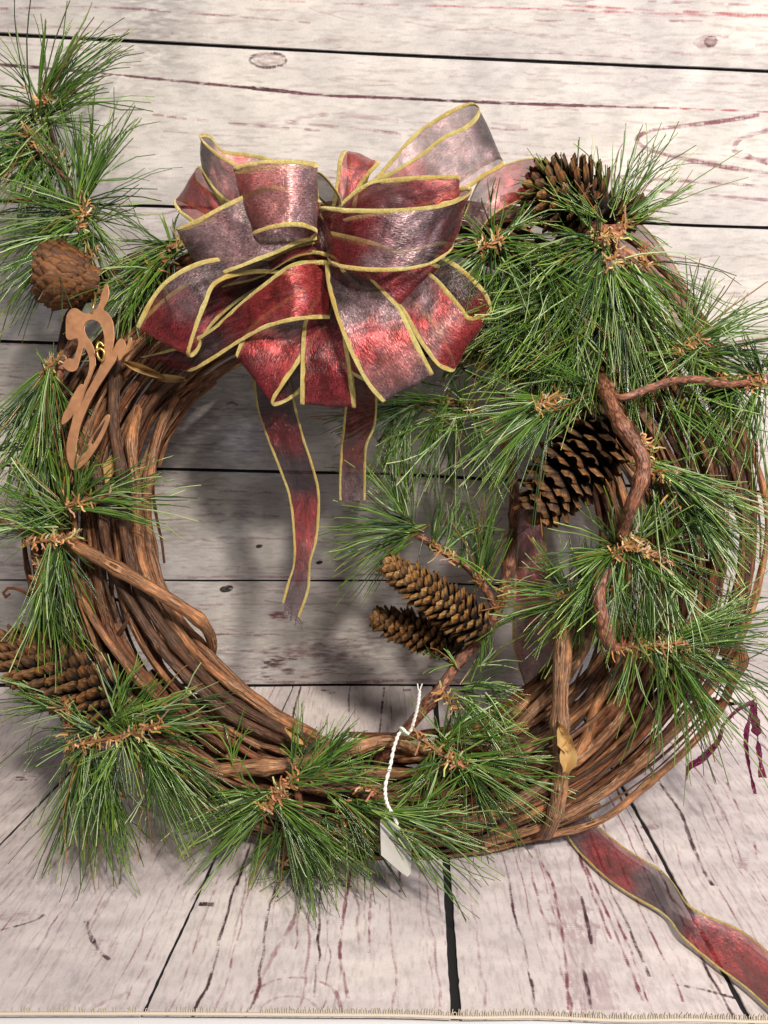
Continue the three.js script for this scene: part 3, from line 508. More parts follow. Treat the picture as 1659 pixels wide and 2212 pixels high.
branch('drooping pine branch hanging down the outer left side of the vines', [
  [0.0044, [[172, 735, 0.03], [140, 780, 0.04], [118, 850, 0.04], [100, 930, 0.035], [92, 1010, 0.035], [100, 1090, 0.04], [116, 1160, 0.05], [95, 1240, 0.04], [78, 1300, 0.03]]],
  [0.0022, [[110, 1165, 0.045], [60, 1150, 0.04], [20, 1140, 0.035], [-20, 1120, 0.03]]],
], [
  [108, 800, 0.05, 262, 190, 14, 60, 0.1], [100, 805, 0.05, 240, 180, 18, 55, 0.1], [116, 812, 0.045, 278, 170, 16, 40, 0.05], [95, 900, 0.045, 250, 160, 26, 60, 0.15], [88, 950, 0.045, 225, 130, 32, 46, 0.1], [95, 980, 0.045, 280, 140, 24, 50, 0.1], [80, 890, 0.04, 200, 90, 40, 30, 0],
  [165, 1080, 0.06, 72, 130, 32, 34, 0.2], [170, 1090, 0.065, 4, 200, 13, 46, 0.05], [180, 1085, 0.065, 24, 160, 16, 34, 0.1], [140, 1100, 0.06, 190, 150, 26, 55, 0.15], [130, 1130, 0.06, 165, 150, 24, 50, 0.1], [120, 1160, 0.06, 150, 140, 24, 44, 0.1], [120, 1170, 0.06, 265, 170, 18, 55, 0.1], [125, 1175, 0.06, 300, 130, 30, 30, 0.15],
  [92, 1250, 0.05, 275, 150, 20, 55, 0.05], [100, 1290, 0.05, 300, 130, 20, 46, 0.05], [150, 1110, 0.06, 100, 110, 40, 26, 0.1], [110, 820, 0.04, 85, 70, 50, 10, 0],
], [[112, 786, 0.055, 40, 70, 18], [170, 1086, 0.07, 20, 60, 22], [110, 1166, 0.068, 10, 110, 46], [85, 1240, 0.05, 80, 60, 24], [232, 1070, 0.07, 20, 40, 8]], 103);
branch('bushy pine branch at the bottom left resting on the floor', [
  [0.0044, [[420, 1640, 0.03], [350, 1600, 0.05], [280, 1585, 0.06], [210, 1590, 0.06], [155, 1570, 0.05], [130, 1520, 0.04]]],
  [0.003, [[260, 1600, 0.06], [330, 1640, 0.055], [420, 1680, 0.04]]],
], [
  [150, 1530, 0.055, 150, 140, 20, 55, 0.1], [170, 1540, 0.06, 165, 130, 22, 34, 0.1], [240, 1560, 0.065, 40, 150, 30, 46, 0.15], [300, 1570, 0.065, 15, 190, 18, 60, 0.1], [290, 1560, 0.065, 30, 170, 22, 44, 0.1], [250, 1530, 0.06, 65, 140, 30, 40, 0.15], [210, 1580, 0.07, 180, 110, 40, 45, 0.2],
  [180, 1610, 0.065, 258, 190, 18, 70, 0.05], [210, 1620, 0.065, 282, 190, 18, 70, 0.05], [240, 1630, 0.06, 268, 190, 20, 60, 0.1], [170, 1650, 0.06, 270, 200, 16, 44, 0.05], [210, 1680, 0.055, 290, 190, 14, 44, 0], [290, 1600, 0.07, 300, 200, 16, 64, 0.1], [320, 1600, 0.07, 318, 190, 16, 48, 0.1], [330, 1610, 0.065, 340, 190, 18, 42, 0.1],
  [260, 1610, 0.075, 250, 110, 50, 50, 0.4], [340, 1660, 0.055, 285, 120, 40, 45, 0.2], [160, 1600, 0.05, 215, 90, 40, 34, 0.1], [280, 1590, 0.07, 90, 110, 40, 30, 0.3], [240, 1690, 0.05, 265, 150, 30, 40, 0.05],
], [[230, 1596, 0.08, 12, 150, 54], [320, 1572, 0.08, 25, 60, 22], [150, 1570, 0.065, 100, 90, 28], [355, 1640, 0.065, 150, 40, 10], [158, 1650, 0.06, 100, 50, 12]], 104, [
  [[175, 1600, 0.06], [165, 1630, 0.06], [110, 1656, 0.06], [62, 1650, 0.06], [66, 1590, 0.06], [96, 1530, 0.06]], [[150, 1605, 0.05], [110, 1590, 0.05], [50, 1620, 0.05], [0, 1655, 0.05]], [[140, 1580, 0.05], [90, 1580, 0.05], [0, 1650, 0.05]],
  [[258, 1780, 0.05], [262, 1850, 0.045], [258, 1920, 0.04]], [[420, 1720, 0.05], [450, 1780, 0.045], [460, 1820, 0.04]], [[70, 1500, 0.05], [20, 1480, 0.05], [0, 1470, 0.05]],
], 0.98, 0.93);
branch('spreading pine branch across the bottom middle of the wreath beside the white tag', [
  [0.0042, [[860, 1740, 0.03], [780, 1710, 0.05], [700, 1700, 0.06], [620, 1690, 0.065], [585, 1720, 0.06]]],
  [0.003, [[640, 1690, 0.06], [650, 1780, 0.05], [640, 1850, 0.035]]],
], [
  [580, 1715, 0.07, 190, 190, 14, 48, 0.1], [600, 1725, 0.07, 205, 190, 16, 48, 0.1], [620, 1690, 0.07, 40, 170, 24, 52, 0.15], [650, 1690, 0.07, 22, 190, 20, 60, 0.1], [680, 1680, 0.065, 60, 130, 30, 42, 0.15], [600, 1740, 0.07, 330, 200, 18, 66, 0.15], [620, 1750, 0.07, 310, 190, 20, 64, 0.1], [610, 1760, 0.065, 285, 150, 26, 56, 0.15],
  [720, 1720, 0.065, 330, 170, 22, 60, 0.1], [740, 1740, 0.06, 305, 160, 24, 60, 0.1], [780, 1730, 0.06, 345, 150, 24, 44, 0.1], [700, 1770, 0.055, 280, 130, 34, 55, 0.1], [650, 1800, 0.05, 300, 140, 34, 55, 0.1], [640, 1850, 0.045, 280, 90, 50, 42, 0.1], [600, 1800, 0.05, 240, 100, 40, 42, 0.1], [560, 1760, 0.06, 220, 150, 26, 44, 0.05],
  [850, 1770, 0.075, 20, 190, 20, 50, 0.1], [840, 1760, 0.09, 345, 220, 18, 50, 0.1], [846, 1780, 0.098, 318, 190, 16, 30, 0.05], [500, 1640, 0.05, 88, 110, 14, 14, 0], [640, 1640, 0.05, 75, 130, 34, 34, 0.05], [700, 1640, 0.05, 40, 110, 30, 36, 0.1], [790, 1700, 0.06, 100, 110, 40, 20, 0.2], [560, 1720, 0.07, 150, 110, 40, 30, 0.25],
], [[592, 1726, 0.085, 50, 70, 40], [620, 1692, 0.08, 40, 50, 30], [800, 1702, 0.072, 150, 50, 26], [690, 1680, 0.07, 70, 40, 12], [742, 1770, 0.065, 90, 70, 22], [612, 1860, 0.05, 80, 30, 12], [846, 1770, 0.07, 90, 30, 8]], 105, [], 0.92, 0.9);
branch('leaning red-brown pine branch in the open ring behind the two hanging cones', [
  [0.0052, [[815, 1650, 0.02], [850, 1610, 0.03], [905, 1548, 0.035], [960, 1480, 0.03], [1000, 1420, 0.02], [1050, 1365, 0.015], [1082, 1300, 0.01], [1100, 1220, 0.005], [1110, 1140, 0], [1112, 1060, 0], [1090, 960, 0], [1060, 900, 0]]],
  [0.0034, [[1072, 1330, 0.014], [1050, 1275, 0.02], [1010, 1225, 0.02], [960, 1190, 0.02], [920, 1165, 0.02], [880, 1140, 0.02]]],
  [0.0036, [[1090, 930, 0], [1050, 900, 0], [1010, 890, 0.005], [960, 870, 0.01], [900, 868, 0.01]]],
], [
  [885, 1142, 0.025, 176, 170, 14, 42, 0], [895, 1148, 0.025, 195, 170, 18, 50, 0], [905, 1150, 0.025, 215, 150, 20, 36, 0.05], [900, 1140, 0.025, 150, 150, 22, 26, 0], [880, 1130, 0.02, 100, 190, 16, 60, 0], [870, 1110, 0.02, 112, 180, 18, 36, 0], [940, 1170, 0.025, 75, 130, 24, 50, 0.05], [960, 1180, 0.025, 50, 130, 26, 44, 0.05], [1000, 1215, 0.025, 80, 120, 24, 20, 0.05],
  [1032, 1250, 0.02, 84, 170, 13, 50, 0], [1045, 1240, 0.02, 95, 190, 13, 50, 0], [1040, 1260, 0.025, 70, 120, 24, 34, 0.05],
  [890, 880, 0.02, 190, 170, 22, 60, 0], [900, 880, 0.02, 220, 150, 26, 60, 0], [960, 880, 0.02, 250, 170, 26, 70, 0], [1000, 890, 0.02, 235, 160, 26, 55, 0], [940, 870, 0.02, 160, 130, 36, 50, 0.05], [1010, 890, 0.02, 120, 110, 40, 46, 0.05], [860, 880, 0.015, 265, 150, 26, 44, 0], [1030, 895, 0.01, 280, 160, 24, 44, 0], [960, 830, 0.02, 70, 110, 34, 40, 0],
  [985, 1500, 0.04, 330, 130, 34, 56, 0.15], [1000, 1480, 0.035, 20, 120, 34, 46, 0.1], [980, 1520, 0.04, 285, 120, 30, 46, 0.15], [1040, 1440, 0.03, 60, 90, 40, 34, 0.1], [1060, 1520, 0.04, 300, 110, 40, 44, 0.1], [990, 1440, 0.03, 130, 80, 30, 18, 0],
  [935, 1600, 0.05, 330, 140, 20, 40, 0.15], [990, 1640, 0.06, 8, 190, 13, 64, 0.05], [1010, 1650, 0.06, 352, 190, 13, 64, 0.1], [1000, 1650, 0.06, 325, 180, 20, 50, 0.1], [960, 1640, 0.06, 225, 150, 24, 40, 0.2], [940, 1630, 0.06, 250, 130, 24, 40, 0.2], [1010, 1660, 0.06, 285, 150, 26, 44, 0.15], [960, 1610, 0.055, 60, 130, 34, 44, 0.1], [1000, 1600, 0.05, 40, 120, 34, 38, 0.1],
], [[960, 1195, 0.03, 145, 70, 22], [1036, 1255, 0.03, 90, 30, 10], [968, 1512, 0.045, 120, 50, 18], [930, 1612, 0.06, 140, 70, 22], [985, 1645, 0.068, 150, 50, 26], [1085, 1290, 0.02, 60, 60, 20], [1010, 880, 0.012, 150, 60, 16], [1050, 1365, 0.02, 60, 30, 8]], 106, [], 0.76, 0.94);
branch('dense pine branch at the upper right between the bow and the top cone', [
  [0.0056, [[960, 520, 0.02], [1060, 480, 0.03], [1150, 470, 0.03], [1250, 490, 0.04], [1310, 500, 0.055], [1350, 495, 0.06]]],
  [0.0042, [[1310, 500, 0.05], [1350, 580, 0.04], [1370, 680, 0.035], [1350, 780, 0.035], [1305, 830, 0.04]]],
], [
  [1060, 520, 0.05, 160, 110, 40, 55, 0.3], [1060, 530, 0.05, 230, 150, 30, 70, 0.25], [1075, 520, 0.05, 285, 170, 30, 80, 0.2], [1080, 510, 0.055, 20, 120, 40, 60, 0.3], [1090, 530, 0.055, 330, 150, 34, 70, 0.2], [1050, 490, 0.04, 120, 90, 40, 30, 0.1], [1130, 560, 0.05, 250, 170, 34, 80, 0.2], [1160, 560, 0.05, 290, 190, 34, 80, 0.2],
  [1285, 520, 0.065, 200, 170, 22, 64, 0.2], [1290, 540, 0.065, 220, 190, 22, 70, 0.2], [1300, 560, 0.065, 240, 200, 22, 76, 0.15], [1310, 580, 0.065, 258, 210, 20, 76, 0.15], [1330, 590, 0.06, 280, 200, 22, 70, 0.15], [1350, 570, 0.06, 305, 170, 24, 60, 0.1], [1300, 530, 0.07, 180, 130, 34, 40, 0.35],
  [1230, 420, 0.055, 155, 110, 24, 34, 0.1], [1330, 440, 0.04, 78, 150, 20, 34, 0], [1345, 450, 0.04, 55, 170, 22, 36, 0], [1360, 470, 0.04, 25, 170, 24, 34, 0], [1350, 480, 0.045, 5, 130, 30, 30, 0.05], [1320, 450, 0.045, 100, 130, 24, 26, 0], [1300, 440, 0.05, 130, 120, 34, 34, 0.15], [1300, 470, 0.075, 150, 130, 22, 34, 0.1], [1270, 490, 0.07, 110, 90, 30, 20, 0.2],
  [1390, 560, 0.045, 335, 160, 24, 20, 0.05], [1400, 590, 0.045, 310, 150, 24, 18, 0.05], [1370, 620, 0.045, 275, 170, 26, 50, 0.1], [1330, 660, 0.055, 262, 200, 22, 76, 0.1], [1300, 690, 0.055, 240, 200, 22, 76, 0.1], [1260, 660, 0.055, 215, 190, 24, 76, 0.1], [1220, 640, 0.055, 195, 190, 24, 70, 0.15], [1200, 620, 0.05, 250, 170, 34, 80, 0.2], [1250, 720, 0.05, 255, 170, 30, 80, 0.1], [1170, 690, 0.05, 230, 160, 34, 76, 0.1], [1130, 650, 0.045, 210, 150, 34, 66, 0.15], [1370, 720, 0.05, 290, 170, 26, 66, 0.1], [1180, 740, 0.045, 270, 160, 36, 60, 0.1], [1100, 600, 0.045, 190, 120, 40, 50, 0.15],
], [[1300, 512, 0.075, 15, 50, 30], [1345, 500, 0.07, 60, 40, 26], [1322, 565, 0.072, 60, 60, 18], [1275, 425, 0.062, 120, 40, 22], [1060, 525, 0.07, 30, 60, 26], [1395, 560, 0.05, 100, 50, 22], [1150, 478, 0.05, 10, 70, 22], [1260, 720, 0.06, 60, 40, 10]], 107, [], 0.84);
branch('pine branch on the far right with a bare twig running out to the edge', [
  [0.0033, [[1305, 830, 0.06], [1340, 862, 0.085], [1400, 842, 0.085], [1460, 824, 0.078], [1510, 822, 0.07], [1570, 832, 0.066], [1620, 826, 0.055], [1680, 812, 0.04]]],
], [
  [1490, 740, 0.045, 20, 180, 22, 40, 0.05], [1500, 750, 0.045, 45, 190, 20, 40, 0], [1510, 760, 0.045, 2, 170, 22, 44, 0.05], [1480, 740, 0.045, 70, 150, 24, 34, 0], [1490, 760, 0.05, 200, 140, 34, 55, 0.15], [1470, 750, 0.05, 160, 110, 34, 24, 0.15], [1500, 770, 0.05, 265, 130, 34, 30, 0.1], [1520, 780, 0.045, 325, 150, 30, 44, 0.05],
  [1620, 826, 0.05, 200, 130, 30, 55, 0.15], [1640, 828, 0.05, 250, 170, 28, 60, 0.05], [1640, 822, 0.05, 130, 120, 30, 45, 0.1], [1655, 820, 0.05, 300, 180, 26, 50, 0], [1600, 830, 0.05, 235, 150, 26, 44, 0.1], [1650, 800, 0.045, 60, 120, 34, 34, 0], [1440, 860, 0.055, 285, 150, 30, 34, 0.1], [1480, 850, 0.055, 300, 160, 26, 34, 0.1],
], [[1480, 748, 0.055, 20, 70, 30], [1600, 828, 0.058, 175, 110, 44], [1640, 822, 0.055, 170, 40, 14]], 108);
branch('long zigzag pine branch with a thick bare stem on the right side of the ring', [
  [0.0054, [[1300, 815, 0.06], [1322, 872, 0.092], [1350, 930, 0.108], [1376, 970, 0.114], [1388, 1000, 0.116], [1382, 1040, 0.116], [1366, 1085, 0.114], [1346, 1140, 0.095], [1322, 1190, 0.076], [1302, 1240, 0.084], [1294, 1290, 0.094], [1304, 1340, 0.098], [1318, 1400, 0.096]]],
  [0.0034, [[1316, 1398, 0.096], [1350, 1400, 0.09], [1400, 1394, 0.083], [1450, 1392, 0.08], [1490, 1398, 0.075]]],
  [0.0028, [[1386, 1005, 0.088], [1420, 1030, 0.09], [1470, 1060, 0.088], [1520, 1100, 0.08]]],
], [
  [1180, 868, 0.07, 200, 190, 18, 48, 0.15], [1200, 872, 0.07, 218, 200, 18, 56, 0.15], [1215, 870, 0.07, 232, 210, 16, 44, 0.1], [1190, 866, 0.07, 180, 170, 22, 44, 0.1], [1290, 840, 0.06, 205, 180, 24, 30, 0.2], [1270, 830, 0.06, 165, 170, 26, 46, 0.15], [1240, 850, 0.06, 140, 110, 34, 34, 0.2],
  [1400, 1000, 0.095, 338, 200, 14, 66, 0.1], [1420, 1020, 0.095, 328, 210, 14, 72, 0.1], [1450, 1030, 0.09, 342, 200, 16, 70, 0.05], [1450, 1060, 0.09, 318, 190, 18, 54, 0.1], [1470, 1080, 0.085, 300, 150, 22, 36, 0.1], [1390, 1010, 0.09, 355, 150, 22, 34, 0.1], [1410, 1050, 0.08, 285, 160, 26, 40, 0.1],
  [1330, 1170, 0.085, 130, 120, 30, 30, 0.2], [1330, 1190, 0.085, 185, 140, 30, 56, 0.15], [1340, 1190, 0.085, 215, 170, 28, 56, 0.15], [1350, 1180, 0.085, 262, 190, 24, 64, 0.15], [1380, 1180, 0.085, 290, 190, 24, 64, 0.15], [1410, 1200, 0.085, 280, 170, 26, 60, 0.15], [1400, 1180, 0.085, 335, 150, 30, 50, 0.15], [1430, 1210, 0.08, 310, 160, 28, 48, 0.1], [1370, 1170, 0.085, 75, 130, 34, 44, 0.15], [1300, 1250, 0.08, 220, 140, 30, 44, 0.1], [1310, 1260, 0.075, 300, 150, 34, 50, 0.1], [1440, 1170, 0.08, 30, 130, 30, 30, 0.1],
  [1240, 1290, 0.05, 160, 130, 24, 50, 0.05], [1230, 1280, 0.05, 130, 130, 24, 44, 0.05], [1260, 1280, 0.05, 100, 120, 28, 46, 0.05], [1220, 1300, 0.05, 195, 140, 26, 50, 0.05], [1270, 1300, 0.05, 260, 110, 36, 44, 0.1], [1250, 1320, 0.045, 225, 130, 30, 44, 0.1],
  [1420, 1400, 0.088, 22, 230, 10, 58, 0], [1440, 1392, 0.088, 30, 210, 12, 50, 0], [1460, 1396, 0.085, 14, 200, 14, 44, 0], [1440, 1400, 0.088, 315, 200, 16, 66, 0.05], [1460, 1410, 0.085, 300, 230, 14, 56, 0], [1420, 1402, 0.088, 285, 180, 20, 50, 0.1], [1480, 1400, 0.085, 335, 190, 18, 54, 0], [1390, 1396, 0.09, 80, 150, 28, 34, 0.1], [1370, 1400, 0.088, 255, 130, 28, 26, 0.15],
], [[1180, 868, 0.082, 30, 60, 26], [1416, 1018, 0.1, 335, 90, 44], [1395, 960, 0.092, 300, 40, 18], [1460, 1070, 0.092, 320, 60, 12], [1345, 1180, 0.095, 40, 70, 40], [1400, 1196, 0.095, 335, 90, 34], [1310, 1240, 0.078, 75, 90, 34], [1400, 1394, 0.095, 5, 150, 60], [1240, 1292, 0.058, 175, 70, 20], [1330, 1404, 0.09, 160, 30, 8]], 109, [], 0.78);

// ------------------------------------------------------------------ pine cones
function scaleGeo(seed, len, wid, curl) {           // one thick spoon-shaped scale pointing along +y, its face towards +z
  const g = rngFrom(seed), pos = [], uv = [], idx = [], NX = 4, NY = 4;
  for (const face of [1, -1]) for (let j = 0; j <= NY; j++) for (let i = 0; i <= NX; i++) {
    const f = j / NY, s = i / NX * 2 - 1, w = wid * (0.3 + 0.7 * Math.sin(Math.PI * Math.min(1, 0.08 + 0.66 * f))) * (j === NY ? 0.55 : 1) * (1 + 0.07 * (g() - 0.5));
    const th = (face > 0 ? 0.0006 : -0.0003) * (1 - s * s * 0.8) * (j === NY ? 0.35 : 0.6 + 0.8 * f);
    pos.push(s * w * 0.5, len * f * (1 - 0.07 * s * s) + (g() - 0.5) * 0.0009, th + curl * f * f * len + wid * 0.18 * (1 - s * s) - 0.0006 + (g() - 0.5) * 0.0003); uv.push(i / NX, f);
  }
  const o = (NX + 1) * (NY + 1);
  for (let j = 0; j < NY; j++) for (let i = 0; i < NX; i++) { const a = j * (NX + 1) + i, b = a + NX + 1; idx.push(a, a + 1, b, a + 1, b + 1, b); idx.push(a + o, b + o, a + 1 + o, a + 1 + o, b + o, b + 1 + o); }
  return geom(pos, idx, uv);
}
const shutMat = [0x9a7a5a, 0x86684c, 0xae8a64].map((c) => new THREE.MeshStandardMaterial({ name: 'shut cone scale', color: c, map: scaleTex(-0.7, 1), roughness: 0.7, side: THREE.DoubleSide }));
const scaleSet = [0, 1, 2].map((k) => scaleGeo(50 + k * 7, 0.0155, 0.0118, 0.10));
const spikySet = [0, 1, 2].map((k) => scaleGeo(80 + k * 7, 0.0215, 0.0088, -0.06));
const tightSet = [0, 1, 2].map((k) => scaleGeo(110 + k * 7, 0.021, 0.019, 0.12));
function cone(label, base, tip, radius, o = {}) {
  const { count = 150, open = 0.75, set = scaleSet, mats = M.cone, size = 1, seed = 5, egg = false, fat = 0.35 } = o, g = rngFrom(seed);
  const A = W(...base), B = W(...tip), axis = B.clone().sub(A), L = axis.length(), t = thing('pine_cone', label, 'pine cone', 'pine cones on the wreath');
  axis.normalize();
  const e1 = NRM.clone().addScaledVector(axis, -NRM.dot(axis)).normalize(), e2 = axis.clone().cross(e1);
  const prof = (fr) => { const f = Math.max(fr, 0); return egg ? Math.pow(Math.sin(Math.PI * (0.10 + 0.86 * f)), 0.6) : Math.pow(Math.sin(Math.PI * (0.16 + 0.76 * f)), fat) * (1 - 0.25 * f); };
  const core = []; for (let k = 0; k <= 12; k++) core.push(V(Math.max(0.0005, radius * (egg ? 0.84 : 0.5) * prof(k / 12)), (k / 12) * L * 0.96, 0));
  const lathe = new THREE.LatheGeometry(core.map((p) => new THREE.Vector2(p.x, p.y)), 14), basis = new THREE.Matrix4().makeBasis(e2, axis, e1).setPosition(A);
  lathe.applyMatrix4(basis); mesh('core', lathe, egg ? shutMat[1] : M.core, t);
  for (let k = 0; k < count; k++) {
    const f = egg ? -0.16 + 1.14 * Math.pow((k + 0.5) / count, 1.1) : Math.pow((k + 0.5) / count, 0.92), a = k * 2.399963 + 0.02 * n2(k, seed), r = radius * prof(f) * (egg ? 0.9 : 0.5), out = e1.clone().multiplyScalar(Math.cos(a)).addScaledVector(e2, Math.sin(a));
    const tilt = lerp(open * 1.1, open * 0.45, f * f) + rr(-0.09, 0.09, g), y = axis.clone().multiplyScalar(Math.cos(tilt)).addScaledVector(out, Math.sin(tilt)), x = axis.clone().cross(out).normalize().applyAxisAngle(y, rr(-0.15, 0.15, g)), z = x.clone().cross(y);
    const s = size * (0.62 + 0.5 * prof(f)) * rr(0.92, 1.08, g), m = mesh('scale', set[k % 3], mats[Math.floor(g() * mats.length)], t);
    const want = new THREE.Matrix4().makeBasis(x, y, z).setPosition(A.clone().addScaledVector(axis, L * f * 0.93).addScaledVector(out, r * (egg ? 1.02 : 0.75)));
    want.decompose(m.position, m.quaternion, m.scale); m.scale.setScalar(s);
  }
  return t;
}
cone('golden-brown closed-scale pine cone, the upper of the two hanging in the open ring', [1052, 1366, 0.04], [834, 1218, 0.04], 0.0185, { count: 120, open: 0.82, seed: 11, size: 0.98 });
cone('darker pine cone tucked behind and below the golden-brown one', [1000, 1392, 0.0], [812, 1336, -0.005], 0.0185, { count: 112, open: 0.82, size: 0.98, seed: 12, mats: M.cone.slice(1, 3) });
cone('large open pine cone hanging point down beside the thick bare stem', [1318, 912, 0.05], [1160, 1106, 0.055], 0.0285, { count: 96, open: 1.05, seed: 13, size: 1.5, mats: M.coneDark });
cone('spiky pine cone lying across the top of the ring at the upper right', [1300, 455, 0.045], [1166, 404, 0.05], 0.0265, { count: 96, open: 1.15, set: spikySet, seed: 14, size: 1.2, mats: M.coneDark.concat([M.cone[1]]) });
cone('small dark pine cone half hidden behind the needles right of the top cone', [1300, 470, 0.01], [1372, 452, 0.01], 0.017, { count: 70, open: 0.9, seed: 15, mats: M.coneDark });
cone('dark brown bristly pine cone at the lower left edge of the wreath', [265, 1510, 0.035], [14, 1398, 0.035], 0.0315, { count: 210, open: 1.2, set: spikySet, seed: 16, mats: M.coneDark, size: 1.1 });
cone('round tightly shut pine cone at the upper left above the metal figure', [206, 612, 0.055], [100, 588, 0.06], 0.0222, { count: 150, open: 0.22, set: tightSet, seed: 17, mats: shutMat, egg: true, size: 0.72 });

// ------------------------------------------------------------------ ribbons
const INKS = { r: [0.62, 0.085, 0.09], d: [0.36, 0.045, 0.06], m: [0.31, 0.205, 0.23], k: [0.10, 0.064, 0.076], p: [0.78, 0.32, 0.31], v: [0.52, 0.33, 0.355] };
function ribbonSurface(A, B, stops, o = {}) {
  const { n = 70, w = 12, seed = 1, crumple = 0.0015, belly = 0, closed = false } = o;
  const ca = new THREE.CatmullRomCurve3(A, closed, 'centripetal'), cb = new THREE.CatmullRomCurve3(B, closed, 'centripetal'), pos = [], uv = [], col = [], idx = [], ea = [], eb = [], na = [], nb = []; let len = 0, last = null;
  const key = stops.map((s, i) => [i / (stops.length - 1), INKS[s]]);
  for (let k = 0; k <= n; k++) {
    const f = k / n, a = ca.getPoint(f), b = cb.getPoint(f), mid = a.clone().lerp(b, 0.5); if (last) len += mid.distanceTo(last); last = mid;
    const t = ca.getTangent(f).add(cb.getTangent(f)).normalize(), across = b.clone().sub(a).normalize(), nn = t.clone().cross(across).normalize();
    ea.push(a); eb.push(b); na.push(nn); nb.push(across);
    for (let i = 0; i <= w; i++) {
      const s = i / w, bow = Math.sin(Math.PI * s), p = a.clone().lerp(b, s).addScaledVector(nn, bow * (belly + crumple * (n2(len * 55 + seed * 9, s * 3 + seed) + 0.6 * n2(len * 130 + seed * 5, s * 6 + seed * 2))));
      pos.push(p.x, p.y, p.z); uv.push(s * 0.9, len / 0.06 + seed * 0.3);
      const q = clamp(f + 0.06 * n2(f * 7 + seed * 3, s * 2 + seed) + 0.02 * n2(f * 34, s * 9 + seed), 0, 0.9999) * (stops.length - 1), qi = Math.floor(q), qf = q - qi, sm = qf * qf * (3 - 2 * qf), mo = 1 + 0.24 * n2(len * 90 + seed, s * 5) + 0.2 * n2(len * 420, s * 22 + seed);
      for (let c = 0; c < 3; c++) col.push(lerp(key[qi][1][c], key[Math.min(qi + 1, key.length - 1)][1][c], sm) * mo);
    }
  }
  for (let k = 0; k < n; k++) for (let i = 0; i < w; i++) { const a = k * (w + 1) + i, b = a + w + 1; idx.push(a, b, a + 1, a + 1, b, b + 1); }
  return { geo: geom(pos, idx, uv, col), ea, eb, na, nb };
}
function edging(E, inward, normal, sign, wide) {                  // the woven gold wire edge: a flat oval cord, glints painted into its colour
  const pos = [], uv = [], idx = [], col = [], S = 8; let len = 0;
  for (let k = 0; k < E.length; k++) {
    if (k) len += E[k].distanceTo(E[k - 1]);
    for (let s = 0; s <= S; s++) { const a = s / S * 2 * Math.PI, wd = wide * (1 + 0.2 * n2(len * 160, E[0].x * 500)), p = E[k].clone().addScaledVector(inward[k], sign * (wd * 0.8 + Math.cos(a) * wd)).addScaledVector(normal[k], Math.sin(a) * 0.0005); pos.push(p.x, p.y, p.z); uv.push(s / S, len / 0.012); const q = 0.5 + 0.5 * n2(len * 75 + E[0].x * 300, E[0].y * 300), sp = 0.9 + 0.4 * hash(Math.floor(len / 0.0012), s >> 1); col.push(lerp(0.92, 1.08, q) * sp, lerp(0.76, 1.08, q) * sp, lerp(0.55, 1.08, q) * sp); }
  }
  for (let k = 0; k < E.length - 1; k++) for (let s = 0; s < S; s++) { const a = k * (S + 1) + s, b = a + S + 1; idx.push(a, a + 1, b, a + 1, b + 1, b); }
  return geom(pos, idx, uv, col);
}
function ribbonPart(name, parent, A, B, stops, o = {}) {
  const s = ribbonSurface(A, B, stops, o), m = mesh(name, s.geo, o.mat ?? M.ribbon, parent), wide = o.edge ?? 0.0017;
  mesh('gold_edge', edging(s.ea, s.nb, s.na, 1, wide), M.gold, m); mesh('gold_edge', edging(s.eb, s.nb, s.na, -1, wide), M.gold, m);
  return m;
}
const bow = thing('ribbon_bow', 'big looped bow of sheer red and mauve ribbon with gold edges', 'bow');
const bo = (list) => list.map(([x, y, z]) => W(x, y, 0.034 + 0.62 * z));
